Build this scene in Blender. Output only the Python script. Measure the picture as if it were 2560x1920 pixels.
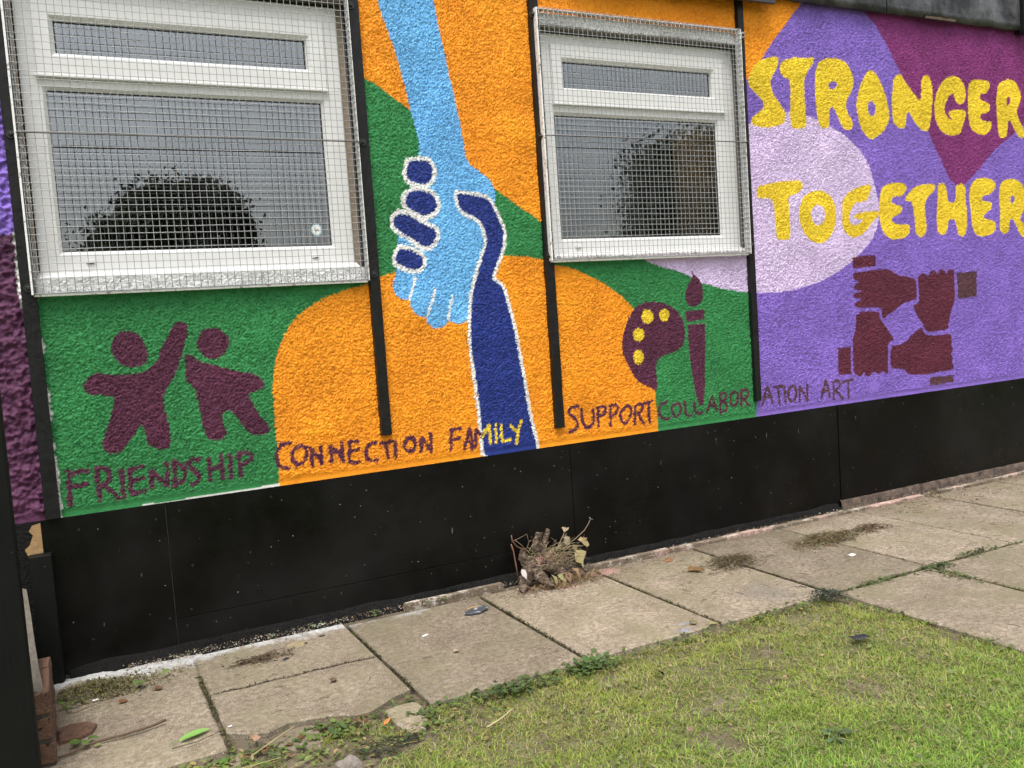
import bpy, bmesh, math, random
import numpy as np
from mathutils import Vector, Matrix, noise as mnoise

R = math.radians
scene = bpy.context.scene
for o in list(bpy.data.objects): bpy.data.objects.remove(o)

# ------------------------------------------------------------------ camera
# world: X along the wall, -Y out of the wall towards the lawn, Z up; paving at Z=0, mural face at Y=0
cam_data = bpy.data.cameras.new('camera')
cam = bpy.data.objects.new('camera', cam_data)
scene.collection.objects.link(cam)
cam_data.sensor_width = 36.0
cam_data.lens = 31.435
cam_data.clip_start = 0.05
cam_data.clip_end = 500
right = Vector((0.88732, -0.45608, -0.06819)); down = Vector((-0.09428, -0.03467, -0.99494)); fwd = Vector((0.45141, 0.88926, -0.07376))
m3 = Matrix((right, -down, -fwd)).transposed()
cam.matrix_world = Matrix.Translation((0.0, -3.62, 1.20)) @ m3.to_4x4()
scene.camera = cam

# ------------------------------------------------------------------ world, sun, exposure
SUN_EL, SUN_AZ = 66.0, 212.0      # azimuth clockwise from +Y; the sun stands behind the camera, to its left
world = bpy.data.worlds.new('World'); scene.world = world; world.use_nodes = True
wn = world.node_tree; wn.nodes.clear()
wo = wn.nodes.new('ShaderNodeOutputWorld'); wb = wn.nodes.new('ShaderNodeBackground')
sky = wn.nodes.new('ShaderNodeTexSky'); sky.sky_type = 'NISHITA'; sky.sun_disc = False
sky.sun_elevation = R(SUN_EL); sky.sun_rotation = R(SUN_AZ); sky.air_density = 1.0; sky.dust_density = 6.0; sky.ozone_density = 1.0
hs = wn.nodes.new('ShaderNodeHueSaturation'); hs.inputs['Saturation'].default_value = 0.30
wn.links.new(sky.outputs[0], hs.inputs['Color']); wn.links.new(hs.outputs[0], wb.inputs['Color'])
wb.inputs['Strength'].default_value = 0.15
wn.links.new(wb.outputs[0], wo.inputs['Surface'])
sun_d = bpy.data.lights.new('sun', 'SUN'); sun_d.energy = 1.1; sun_d.angle = R(24); sun_d.color = (1.0, 0.96, 0.9)
sun = bpy.data.objects.new('sun', sun_d); scene.collection.objects.link(sun)
sd = Vector((math.sin(R(SUN_AZ)) * math.cos(R(SUN_EL)), math.cos(R(SUN_AZ)) * math.cos(R(SUN_EL)), math.sin(R(SUN_EL))))
sun.rotation_euler = sd.to_track_quat('Z', 'Y').to_euler(); sun.location = sd * 30
vs = scene.view_settings
vs.view_transform = 'Standard'; vs.look = 'None'; vs.gamma = 1.0; vs.exposure = 0.86; vs.use_curve_mapping = False
scene.render.engine = 'CYCLES'

# ------------------------------------------------------------------ helpers
COL = scene.collection
rng = random.Random(7)
def tag(o, label=None, cat=None, group=None, kind=None):
    if label: o['label'] = label
    if cat: o['category'] = cat
    if group: o['group'] = group
    if kind: o['kind'] = kind
    return o
def link(o, parent=None):
    COL.objects.link(o)
    if parent is not None: o.parent = parent
    return o
def empty(name, loc=(0, 0, 0), rz=0.0, parent=None):
    o = bpy.data.objects.new(name, None); o.empty_display_size = 0.05
    o.location = loc; o.rotation_euler = (0, 0, rz)
    return link(o, parent)

class MB:
    """collects vertices and faces of one mesh object"""
    def __init__(s): s.v = []; s.f = []; s.c = []
    def add(s, vs_, fs_, col=None):
        n = len(s.v); s.v += [tuple(v) for v in vs_]; s.f += [tuple(i + n for i in f) for f in fs_]
        if col is not None: s.c += [col] * len(vs_)
        return s
    def box(s, x0, x1, y0, y1, z0, z1, jit=0.0):
        j = lambda: rng.uniform(-jit, jit) if jit else 0.0
        vs_ = [(x + j(), y + j(), z + j()) for x in (x0, x1) for y in (y0, y1) for z in (z0, z1)]
        return s.add(vs_, [(0, 1, 3, 2), (4, 6, 7, 5), (0, 4, 5, 1), (2, 3, 7, 6), (0, 2, 6, 4), (1, 5, 7, 3)])
    def tube(s, pts, rad, n=6, cap=True, rough=0.0, col=None):
        pts = [Vector(p) for p in pts]
        if not hasattr(rad, '__len__'): rad = [rad] * len(pts)
        vs_ = []; fs_ = []
        up = None
        for i, p in enumerate(pts):
            d = (pts[min(i + 1, len(pts) - 1)] - pts[max(i - 1, 0)])
            d = d.normalized() if d.length > 1e-9 else Vector((0, 0, 1))
            if up is None:
                up = Vector((0, 0, 1)) if abs(d.z) < 0.9 else Vector((1, 0, 0))
            a = d.cross(up)
            if a.length < 1e-6: a = d.orthogonal()
            a.normalize(); b = a.cross(d).normalized(); up = b
            for k in range(n):
                t = 2 * math.pi * k / n
                r_ = rad[i] * (1 + (rng.uniform(-rough, rough) if rough else 0))
                vs_.append(p + a * (math.cos(t) * r_) + b * (math.sin(t) * r_))
        for i in range(len(pts) - 1):
            for k in range(n):
                k2 = (k + 1) % n
                fs_.append((i * n + k, i * n + k2, (i + 1) * n + k2, (i + 1) * n + k))
        if cap:
            fs_.append(tuple(range(n))[::-1]); fs_.append(tuple((len(pts) - 1) * n + k for k in range(n)))
        return s.add(vs_, fs_, col)
    def prism(s, poly, z0, z1, bev=0.0, zf=None):
        """flat polygon (x,y) extruded from z0 to z1, with a bevelled top edge"""
        n = len(poly); cx = sum(p[0] for p in poly) / n; cy = sum(p[1] for p in poly) / n
        def inset(p, d):
            dx, dy = cx - p[0], cy - p[1]; l = math.hypot(dx, dy) or 1
            return (p[0] + dx / l * d, p[1] + dy / l * d)
        g = (lambda x, y: 0.0) if zf is None else zf
        rings = [[(p[0], p[1], z0) for p in poly], [(p[0], p[1], z1 - bev + g(*p)) for p in poly]]
        if bev: rings.append([(*inset(p, bev * 1.3), z1 + g(*p)) for p in poly])
        vs_ = [v for r_ in rings for v in r_]; fs_ = [tuple(range(n))[::-1]]
        for a in range(len(rings) - 1):
            for k in range(n):
                k2 = (k + 1) % n; fs_.append((a * n + k, a * n + k2, (a + 1) * n + k2, (a + 1) * n + k))
        fs_.append(tuple((len(rings) - 1) * n + k for k in range(n)))
        return s.add(vs_, fs_)
    def build(s, name, mat, parent=None, smooth=False, loc=None, bevel=0.0):
        me = bpy.data.meshes.new(name); me.from_pydata(s.v, [], s.f); me.update()
        if s.c:
            at = me.color_attributes.new('Col', 'FLOAT_COLOR', 'POINT')
            at.data.foreach_set('color', np.array([(*c, 1.0) for c in s.c], dtype=np.float32).ravel())
        if smooth: me.polygons.foreach_set('use_smooth', [True] * len(me.polygons))
        me.materials.append(mat)
        o = bpy.data.objects.new(name, me)
        if loc: o.location = loc
        if bevel:
            b = o.modifiers.new('bevel', 'BEVEL'); b.width = bevel; b.segments = 2; b.limit_method = 'ANGLE'
        return link(o, parent)

# ------------------------------------------------------------------ materials
class NT:
    def __init__(s, name):
        s.m = bpy.data.materials.new(name); s.m.use_nodes = True; s.t = s.m.node_tree; s.t.nodes.clear()
        s.out = s.n('ShaderNodeOutputMaterial'); s.b = s.n('ShaderNodeBsdfPrincipled')
        s.l(s.b.outputs[0], s.out.inputs['Surface'])
    def n(s, t, **kw):
        x = s.t.nodes.new(t)
        for k, v in kw.items():
            if k in x.inputs: x.inputs[k].default_value = v
            else: setattr(x, k, v)
        return x
    def l(s, a, b): s.t.links.new(a, b)
    def pos(s):
        return s.n('ShaderNodeNewGeometry').outputs['Position']
    def noise(s, scale, detail=4, rough=0.55, vec=None):
        x = s.n('ShaderNodeTexNoise'); x.inputs['Scale'].default_value = scale; x.inputs['Detail'].default_value = detail
        x.inputs['Roughness'].default_value = rough
        s.l(vec if vec is not None else s.pos(), x.inputs['Vector']); return x.outputs['Fac']
    def voro(s, scale, vec=None, out='Distance', feature='F1'):
        x = s.n('ShaderNodeTexVoronoi'); x.feature = feature; x.inputs['Scale'].default_value = scale
        s.l(vec if vec is not None else s.pos(), x.inputs['Vector']); return x.outputs[out]
    def ramp(s, fac, *stops):
        x = s.n('ShaderNodeValToRGB'); e = x.color_ramp.elements
        while len(e) < len(stops): e.new(0.5)
        for k, (p, c) in enumerate(stops):
            e[k].position = p; e[k].color = (*c, 1) if hasattr(c, '__len__') else (c, c, c, 1)
        s.l(fac, x.inputs[0]); return x.outputs[0]
    def math(s, op, a, b=0.5, clamp=False):
        x = s.n('ShaderNodeMath'); x.operation = op; x.use_clamp = clamp
        for i, v in enumerate((a, b)):
            if isinstance(v, (int, float)): x.inputs[i].default_value = v
            else: s.l(v, x.inputs[i])
        return x.outputs[0]
    def mix(s, fac, a, b, mode='MIX'):
        x = s.n('ShaderNodeMix'); x.data_type = 'RGBA'; x.blend_type = mode
        for i, v in ((0, fac), (6, a), (7, b)):
            if isinstance(v, (int, float)): x.inputs[i].default_value = v
            elif isinstance(v, tuple): x.inputs[i].default_value = (*v, 1)
            else: s.l(v, x.inputs[i])
        return x.outputs[2]
    def col(s, c):
        if isinstance(c, tuple): s.b.inputs['Base Color'].default_value = (*c, 1)
        else: s.l(c, s.b.inputs['Base Color'])
        return s
    def rough(s, r_):
        if isinstance(r_, (int, float)): s.b.inputs['Roughness'].default_value = r_
        else: s.l(r_, s.b.inputs['Roughness'])
        return s
    def bump(s, h, strength=0.4, dist=0.004):
        x = s.n('ShaderNodeBump'); x.inputs['Strength'].default_value = strength; x.inputs['Distance'].default_value = dist
        s.l(h, x.inputs['Height']); s.l(x.outputs[0], s.b.inputs['Normal']); return s
    def sep(s, vec=None):
        x = s.n('ShaderNodeSeparateXYZ'); s.l(vec if vec is not None else s.pos(), x.inputs[0]); return x.outputs
    def blob(s, x0, y0, rx, ry, wob=0.6, sc=18):
        """soft irregular spot on the ground around (x0, y0)"""
        o = s.sep()
        a = s.math('DIVIDE', s.math('SUBTRACT', o[0], x0), rx); b = s.math('DIVIDE', s.math('SUBTRACT', o[1], y0), ry)
        d = s.math('SQRT', s.math('ADD', s.math('MULTIPLY', a, a), s.math('MULTIPLY', b, b)))
        n_ = s.noise(sc, 5, 0.7)
        d = s.math('ADD', d, s.math('MULTIPLY', s.math('SUBTRACT', n_, 0.5), wob * 2))
        return s.ramp(d, (0.55, 1.0), (1.0, 0.0))

def simple(name, c, rough=0.6, var=0.25, sc=20, bump=0.2, bsc=80, bd=0.002, metal=0.0):
    t = NT(name)
    n_ = t.noise(sc, 5, 0.6)
    t.col(t.mix(n_, tuple(v * (1 - var) for v in c), tuple(min(1, v * (1 + var)) for v in c))).rough(rough)
    t.b.inputs['Metallic'].default_value = metal
    if bump: t.bump(t.noise(bsc, 4, 0.6), bump, bd)
    return t.m

M = {}
# mural paint: colour stored per point of the roughcast, fine sand relief on top
t = NT('mural_paint'); a_ = t.n('ShaderNodeVertexColor'); a_.layer_name = 'Col'
big = t.noise(2.2, 5, 0.6)
fine = t.noise(230, 3, 0.6)
c = t.mix(t.math('MULTIPLY', t.math('SUBTRACT', big, 0.35), 0.35, True), a_.outputs['Color'], (0.9, 0.9, 0.9), 'OVERLAY')
h_ = t.n('ShaderNodeHueSaturation'); t.l(c, h_.inputs['Color']); t.l(t.math('ADD', t.math('MULTIPLY', fine, 0.30), 0.85), h_.inputs['Value'])
t.col(h_.outputs[0]).rough(0.62).bump(t.math('ADD', fine, t.math('MULTIPLY', t.noise(420, 2, 0.5), 0.4)), 0.7, 0.004)
t.b.inputs['Specular IOR Level'].default_value = 0.3
M['mural'] = t.m
# black paint on timber
t = NT('black_timber_paint')
v = t.pos(); mp = t.n('ShaderNodeMapping'); mp.inputs['Scale'].default_value = (1, 1, 0.12); t.l(v, mp.inputs[0])
g = t.noise(90, 5, 0.65, mp.outputs[0])
t.col(t.mix(t.noise(9, 5, 0.6), (0.003, 0.003, 0.003), (0.013, 0.013, 0.0135))).rough(t.ramp(t.noise(30, 4, 0.6), (0.3, 0.28), (0.7, 0.55))).bump(t.math('ADD', g, t.math('MULTIPLY', t.noise(45, 3, 0.6), 0.8)), 0.55, 0.004)
t.b.inputs['Specular IOR Level'].default_value = 0.28
M['batten'] = t.m
# black plinth boards: satin paint, dusty patches, flicks of pale paint
t = NT('black_board_paint')
dust = t.ramp(t.noise(1.7, 6, 0.62), (0.42, 0.0), (0.78, 1.0))
base = t.mix(dust, (0.0020, 0.0018, 0.0015), (0.011, 0.0108, 0.0100))
vo = t.voro(34); vr = t.voro(34, out='Color')
thr = t.math('MULTIPLY', t.sep(vr)[0], 0.105)
speck = t.math('LESS_THAN', vo, t.math('SUBTRACT', thr, 0.035))
mp = t.n('ShaderNodeMapping'); mp.inputs['Scale'].default_value = (1, 1, 0.2); mp.inputs['Rotation'].default_value = (0, 0.5, 0); t.l(t.pos(), mp.inputs[0])
scr = t.ramp(t.noise(70, 2, 0.5, mp.outputs[0]), (0.735, 0.0), (0.75, 1.0))
scr = t.math('MULTIPLY', scr, t.ramp(t.noise(3.1, 3, 0.5), (0.42, 0.0), (0.58, 0.9)))
t.col(t.mix(t.math('MAXIMUM', speck, t.math('MULTIPLY', scr, 0.35)), base, (0.30, 0.30, 0.29)))
t.rough(t.ramp(t.noise(3, 6, 0.65), (0.35, 0.22), (0.65, 0.6))).bump(t.math('ADD', t.noise(26, 5, 0.6), t.math('MULTIPLY', t.noise(2.5, 3, 0.5), 6.0)), 0.16, 0.004)
t.b.inputs['Specular IOR Level'].default_value = 0.17
M['plinth'] = t.m
# black bitumen at the wall foot and roofing felt of the fascia
t = NT('bitumen'); t.col(t.mix(t.noise(60, 5, 0.7), (0.002, 0.002, 0.002), (0.012, 0.0115, 0.011))).rough(t.ramp(t.noise(25, 4, 0.6), (0.35, 0.3), (0.7, 0.8))).bump(t.noise(70, 6, 0.7), 0.9, 0.012); t.b.inputs['Specular IOR Level'].default_value = 0.15; M['bitumen'] = t.m
t = NT('roofing_felt')
fl = t.ramp(t.noise(7, 6, 0.7), (0.45, (0.012, 0.012, 0.013)), (0.62, (0.055, 0.058, 0.06)), (0.75, (0.10, 0.105, 0.11)))
t.col(fl).rough(0.5).bump(t.noise(9, 6, 0.65), 0.6, 0.02); M['felt'] = t.m
t = NT('grey_lead_flashing'); fl = t.ramp(t.noise(5, 6, 0.7), (0.38, (0.010, 0.010, 0.011)), (0.50, (0.045, 0.046, 0.048)), (0.66, (0.12, 0.125, 0.13)))
t.col(fl).rough(t.ramp(t.noise(12, 4, 0.6), (0.35, 0.25), (0.65, 0.55))).bump(t.noise(5, 6, 0.6), 0.5, 0.03); M['flashing'] = t.m
M['felt_worn'] = simple('worn_felt_edge', (0.16, 0.11, 0.085), 0.8, 0.5, 30, 0.6, 60, 0.004)
M['sign'] = simple('dark_grey_sign_board', (0.035, 0.036, 0.038), 0.5, 0.12, 12, 0.05)
# window plastics and glass
t = NT('white_upvc')
dirt = t.ramp(t.noise(14, 6, 0.7), (0.52, 0.0), (0.75, 1.0))
t.col(t.mix(t.math('MULTIPLY', dirt, 0.22), (0.80, 0.80, 0.79), (0.45, 0.43, 0.38))).rough(0.38).bump(t.noise(40, 3, 0.5), 0.03, 0.002); M['upvc'] = t.m
t = NT('window_glass'); t.t.nodes.remove(t.b)
fr = t.n('ShaderNodeFresnel'); fr.inputs['IOR'].default_value = 3.2
tr = t.n('ShaderNodeBsdfTransparent'); tr.inputs['Color'].default_value = (0.95, 0.97, 0.96, 1)
gl = t.n('ShaderNodeBsdfGlossy'); gl.inputs['Roughness'].default_value = 0.01; gl.inputs['Color'].default_value = (0.93, 0.985, 1.0, 1)
mx = t.n('ShaderNodeMixShader'); t.l(fr.outputs[0], mx.inputs[0]); t.l(tr.outputs[0], mx.inputs[1]); t.l(gl.outputs[0], mx.inputs[2]); t.l(mx.outputs[0], t.out.inputs['Surface'])
M['glass'] = t.m
M['gasket'] = simple('black_rubber_gasket', (0.012, 0.012, 0.013), 0.5, 0.1, 20, 0)
M['wood_reveal'] = simple('bare_weathered_wood', (0.34, 0.275, 0.205), 0.8, 0.45, 35, 0.5, 60, 0.003)
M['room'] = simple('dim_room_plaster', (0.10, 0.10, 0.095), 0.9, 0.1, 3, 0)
M['curtain'] = simple('tan_curtain_cloth', (0.82, 0.54, 0.27), 0.9, 0.15, 12, 0.2, 200, 0.001)
M['paper'] = simple('white_paper', (0.86, 0.86, 0.83), 0.7, 0.05, 10, 0)
# galvanised wire
t = NT('galvanised_wire'); t.col(t.mix(t.ramp(t.noise(16, 4, 0.6), (0.66, 0.0), (0.76, 1.0)), t.mix(t.noise(60, 3, 0.5), (0.25, 0.25, 0.255), (0.45, 0.46, 0.47)), (0.36, 0.20, 0.09))).rough(0.38); t.b.inputs['Metallic'].default_value = 0.25; M['wire'] = t.m
t = NT('chipped_white_paint_on_steel'); t.col(t.mix(t.ramp(t.noise(55, 5, 0.7), (0.56, 0.0), (0.62, 1.0)), (0.74, 0.74, 0.72), (0.30, 0.27, 0.24))).rough(0.5).bump(t.noise(120, 3, 0.6), 0.3, 0.002); M['guard_bar'] = t.m
M['rod'] = simple('brown_grey_steel_rod', (0.09, 0.08, 0.075), 0.5, 0.3, 40, 0.2)
M['bolt'] = simple('black_painted_bolt', (0.014, 0.014, 0.015), 0.38, 0.3, 60, 0.4, 150, 0.002)
M['steel'] = simple('pale_zinc_washer', (0.42, 0.41, 0.38), 0.45, 0.25, 60, 0.3, 150, 0.002)
M['sticker'] = simple('pale_blue_sticker', (0.38, 0.55, 0.62), 0.4, 0.05, 20, 0)
M['sticker_dark'] = simple('dark_green_sticker_print', (0.05, 0.09, 0.09), 0.5, 0.05, 20, 0)

# concrete paving
def concrete(name, tint=(1, 1, 1), dark=1.0):
    t = NT(name)
    oi = t.n('ShaderNodeObjectInfo').outputs['Random']
    n1 = t.noise(5, 7, 0.68); n2 = t.noise(45, 5, 0.7); n3 = t.noise(190, 3, 0.6)
    k = lambda c: tuple(v * f * dark for v, f in zip(c, tint))
    c1 = t.mix(t.ramp(n1, (0.32, 0.0), (0.70, 1.0)), k((0.160, 0.131, 0.096)), k((0.335, 0.283, 0.216)))
    c2 = t.mix(t.ramp(n2, (0.40, 0.75), (0.60, 0.0)), c1, k((0.105, 0.080, 0.054)))
    c3 = t.mix(t.ramp(n3, (0.56, 0.0), (0.70, 0.75)), c2, k((0.52, 0.45, 0.35)))
    # exposed pale sand grains
    vo = t.voro(130); vr = t.sep(t.voro(130, out='Color'))[0]
    gr = t.math('LESS_THAN', vo, t.math('MULTIPLY', t.math('SUBTRACT', vr, 0.80), 1.3))
    c4 = t.mix(t.math('MULTIPLY', gr, 0.8), c3, k((0.62, 0.55, 0.44)))
    # scrape marks along the trowel direction
    mp = t.n('ShaderNodeMapping'); mp.inputs['Scale'].default_value = (0.25, 1.4, 1); mp.inputs['Rotation'].default_value = (0, 0, 0.25); t.l(t.pos(), mp.inputs[0])
    sm = t.noise(34, 5, 0.7, mp.outputs[0])
    c5 = t.mix(t.ramp(sm, (0.30, 0.35), (0.48, 0.0)), c4, k((0.15, 0.12, 0.09)))
    # darker damp and algae tint
    ag = t.ramp(t.noise(2.6, 6, 0.68), (0.46, 0.0), (0.66, 0.65))
    c6 = t.mix(ag, c5, k((0.16, 0.145, 0.085)))
    # paint spilt by the mural painters
    o = t.sep()
    near = t.ramp(t.math('ADD', t.math('MULTIPLY', o[1], 4.2), t.math('MULTIPLY', t.noise(7, 6, 0.78), 1.35)), (0.05, 0.0), (0.32, 0.72))
    lft = t.math('LESS_THAN', o[0], 1.35)
    wf = t.math('MULTIPLY', t.math('MULTIPLY', near, lft), t.ramp(t.noise(70, 4, 0.7), (0.35, 0.25), (0.6, 1.0)))
    c7 = t.mix(wf, c6, (0.60, 0.63, 0.66))
    c7 = t.mix(t.math('MULTIPLY', t.blob(2.17, -0.16, 0.080, 0.055, 1.2, 60), t.ramp(t.noise(150, 3, 0.7), (0.42, 0.0), (0.58, 0.8))), c7, (0.75, 0.33, 0.34))
    c7 = t.mix(t.math('MULTIPLY', t.blob(1.93, -0.25, 0.06, 0.035, 1.3, 60), t.ramp(t.noise(150, 3, 0.7), (0.45, 0.0), (0.6, 0.6))), c7, (0.62, 0.32, 0.30))
    c7 = t.mix(t.math('MULTIPLY', t.blob(0.735, -0.20, 0.05, 0.035, 1.2, 60), t.ramp(t.noise(140, 3, 0.7), (0.45, 0.0), (0.6, 0.45))), c7, (0.70, 0.58, 0.22))
    c7 = t.mix(t.math('MULTIPLY', t.blob(1.985, -0.985, 0.035, 0.02, 1.5, 70), t.ramp(t.noise(150, 3, 0.7), (0.42, 0.0), (0.6, 0.6))), c7, (0.16, 0.24, 0.50))
    c7 = t.mix(t.math('MULTIPLY', t.blob(2.03, -0.93, 0.03, 0.016, 1.5, 70), t.ramp(t.noise(150, 3, 0.7), (0.42, 0.0), (0.6, 0.45))), c7, (0.20, 0.28, 0.50))
    c7 = t.mix(t.math('MULTIPLY', t.blob(2.52, -0.85, 0.13, 0.15, 1.3, 16), t.ramp(t.noise(60, 4, 0.7), (0.38, 0.05), (0.62, 0.55))), c7, (0.13, 0.125, 0.125))
    dr = t.math('MULTIPLY', t.ramp(t.math('ADD', t.math('MULTIPLY', o[1], 2.4), t.math('MULTIPLY', t.noise(6, 6, 0.75), 1.5)), (0.10, 0.0), (0.60, 0.75)), t.math('GREATER_THAN', o[0], 1.5))
    c7 = t.mix(dr, c7, (0.13, 0.098, 0.068))
    pk = t.ramp(t.math('ADD', o[1], t.math('MULTIPLY', t.noise(12, 5, 0.7), 0.16)), (0.0, 0.0), (0.09, 0.45))
    c7 = t.mix(t.math('MULTIPLY', pk, t.math('GREATER_THAN', o[0], 2.2)), c7, (0.55, 0.36, 0.31))
    br = t.n('ShaderNodeHueSaturation'); t.l(c7, br.inputs['Color']); t.l(t.math('ADD', t.math('MULTIPLY', oi, 0.34), 0.84), br.inputs['Value'])
    t.col(br.outputs[0]).rough(0.88)
    t.bump(t.math('ADD', t.math('ADD', t.math('MULTIPLY', n2, 0.9), n3), t.math('MULTIPLY', sm, 0.6)), 0.5, 0.004)
    t.b.inputs['Specular IOR Level'].default_value = 0.25
    return t.m
M['slab'] = concrete('paving_concrete')
t = NT('edging_concrete'); n1 = t.noise(16, 6, 0.75); n2 = t.noise(110, 4, 0.7)
c = t.mix(t.ramp(n1, (0.52, 0.0), (0.64, 1.0)), t.mix(n2, (0.09, 0.068, 0.045), (0.20, 0.155, 0.11)), t.mix(n2, (0.38, 0.33, 0.26), (0.66, 0.62, 0.54)))
c = t.mix(t.math('MULTIPLY', t.ramp(t.noise(5, 4, 0.6), (0.5, 0.0), (0.6, 0.6)), t.math('GREATER_THAN', t.sep()[0], 2.3)), c, (0.55, 0.36, 0.31))
t.col(c).rough(0.9).bump(t.math('ADD', n1, n2), 0.6, 0.006); M['edging'] = t.m
t = NT('dirty_footing'); n1 = t.noise(22, 6, 0.75); t.col(t.mix(t.ramp(n1, (0.35, 0.0), (0.65, 1.0)), (0.022, 0.016, 0.012), (0.16, 0.115, 0.088))).rough(0.95).bump(t.math('ADD', n1, t.noise(90, 4, 0.7)), 0.9, 0.012); M['footing'] = t.m
t = NT('dirt'); n1 = t.noise(20, 6, 0.7); n2 = t.noise(130, 4, 0.7)
t.col(t.mix(n2, t.mix(n1, (0.045, 0.034, 0.022), (0.12, 0.095, 0.065)), (0.17, 0.135, 0.09))).rough(0.95).bump(t.math('ADD', n1, n2), 0.8, 0.01); M['dirt'] = t.m
t = NT('lawn_soil'); n1 = t.noise(9, 6, 0.7); n2 = t.noise(90, 5, 0.7)
t.col(t.mix(t.ramp(n1, (0.42, 0.0), (0.62, 1.0)), t.mix(n2, (0.075, 0.065, 0.030), (0.14, 0.12, 0.06)), t.mix(n2, (0.13, 0.10, 0.070), (0.22, 0.175, 0.125)))).rough(0.95).bump(t.math('ADD', n1, n2), 0.9, 0.012); M['soil'] = t.m
t = NT('far_grass'); t.col(t.mix(t.noise(3, 8, 0.7), (0.06, 0.085, 0.02), (0.13, 0.16, 0.045))).rough(0.95).bump(t.noise(60, 5, 0.7), 1.0, 0.02); M['far_grass'] = t.m
# plant matter: colour per point
def plantmat(name, rough=0.6, trans=0.25):
    t = NT(name); a_ = t.n('ShaderNodeVertexColor'); a_.layer_name = 'Col'
    n_ = t.noise(220, 3, 0.6)
    t.col(t.mix(t.math('MULTIPLY', n_, 0.35), a_.outputs['Color'], (0.05, 0.05, 0.02))).rough(rough)
    t.b.inputs['Specular IOR Level'].default_value = 0.3
    if trans:
        tl = t.n('ShaderNodeBsdfTranslucent'); t.l(a_.outputs['Color'], tl.inputs['Color'])
        mx = t.n('ShaderNodeMixShader'); mx.inputs[0].default_value = trans
        t.l(t.b.outputs[0], mx.inputs[1]); t.l(tl.outputs[0], mx.inputs[2]); t.l(mx.outputs[0], t.out.inputs['Surface'])
    return t.m
M['plant'] = plantmat('plant_matter')
M['dry'] = plantmat('dry_plant_matter', 0.85, 0.0)
t = NT('stump_bark')
vv = t.pos(); mp = t.n('ShaderNodeMapping'); mp.inputs['Scale'].default_value = (0.3, 1, 1); t.l(vv, mp.inputs[0])
bk = t.noise(95, 6, 0.75, mp.outputs[0])
c = t.ramp(bk, (0.36, (0.014, 0.009, 0.006)), (0.5, (0.085, 0.056, 0.036)), (0.66, (0.30, 0.23, 0.165)))
z = t.sep()
pk = t.math('MULTIPLY', t.ramp(t.noise(26, 5, 0.7), (0.46, 0.0), (0.56, 1.0)), t.math('MULTIPLY', t.ramp(z[2], (0.075, 0.0), (0.10, 0.6)), t.math('LESS_THAN', z[2], 0.135)))
c = t.mix(t.math('MULTIPLY', pk, t.math('GREATER_THAN', z[0], 1.83)), c, (0.62, 0.34, 0.29))
t.col(c).rough(0.9).bump(bk, 0.9, 0.012); M['bark'] = t.m
t = NT('old_brick'); n1 = t.noise(30, 6, 0.7)
t.col(t.mix(t.ramp(t.noise(55, 4, 0.6), (0.60, 0.0), (0.64, 1.0)), t.mix(n1, (0.07, 0.036, 0.023), (0.21, 0.115, 0.07)), (0.015, 0.013, 0.012))).rough(0.92).bump(t.math('ADD', n1, t.noise(120, 3, 0.6)), 0.8, 0.008); M['brick'] = t.m
M['mortar'] = simple('grey_mortar', (0.13, 0.115, 0.092), 0.95, 0.45, 25, 0.8, 60, 0.008)
M['insulation'] = simple('tan_exposed_board', (0.30, 0.19, 0.085), 0.9, 0.4, 40, 0.6, 60, 0.006)
t = NT('broken_slate'); t.col(t.mix(t.ramp(t.noise(30, 5, 0.7), (0.55, 0.0), (0.63, 1.0)), (0.055, 0.062, 0.07), (0.45, 0.46, 0.47))).rough(0.5).bump(t.noise(40, 5, 0.6), 0.4, 0.005); M['slate'] = t.m
M['stone'] = simple('grey_brown_stone', (0.19, 0.165, 0.14), 0.9, 0.35, 18, 0.7, 45, 0.01)
M['white_scrap'] = simple('white_scrap', (0.78, 0.78, 0.77), 0.6, 0.05, 10, 0.1)
M['dark_scrap'] = simple('dark_plastic_scrap', (0.025, 0.026, 0.032), 0.45, 0.3, 30, 0.4)
M['post'] = M['batten']
t = NT('post_paint')
mp = t.n('ShaderNodeMapping'); mp.inputs['Scale'].default_value = (1, 1, 0.08); t.l(t.pos(), mp.inputs[0])
g = t.noise(120, 5, 0.65, mp.outputs[0]); vo = t.voro(60); vr = t.sep(t.voro(60, out='Color'))[0]
sp = t.math('LESS_THAN', vo, t.math('MULTIPLY', t.math('SUBTRACT', vr, 0.86), 1.1))
t.col(t.mix(t.math('MULTIPLY', sp, 0.6), t.mix(t.noise(6, 5, 0.6), (0.0025, 0.003, 0.0025), (0.008, 0.009, 0.0075)), (0.10, 0.105, 0.09))).rough(0.6).bump(g, 0.6, 0.004); t.b.inputs['Specular IOR Level'].default_value = 0.15; M['post'] = t.m

PAINT = dict(green=(0.030, 0.210, 0.062), orange=(0.900, 0.300, 0.012), violet=(0.215, 0.128, 0.500), darkplum=(0.085, 0.025, 0.065),
             lilac=(0.640, 0.500, 0.760), magenta=(0.205, 0.032, 0.155), sky=(0.150, 0.440, 0.820), white=(0.80, 0.80, 0.78), navy=(0.016, 0.034, 0.210),
             yellow=(0.800, 0.560, 0.030), plum=(0.090, 0.020, 0.048), brown=(0.088, 0.036, 0.045), maroon=(0.100, 0.018, 0.036))

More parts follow.
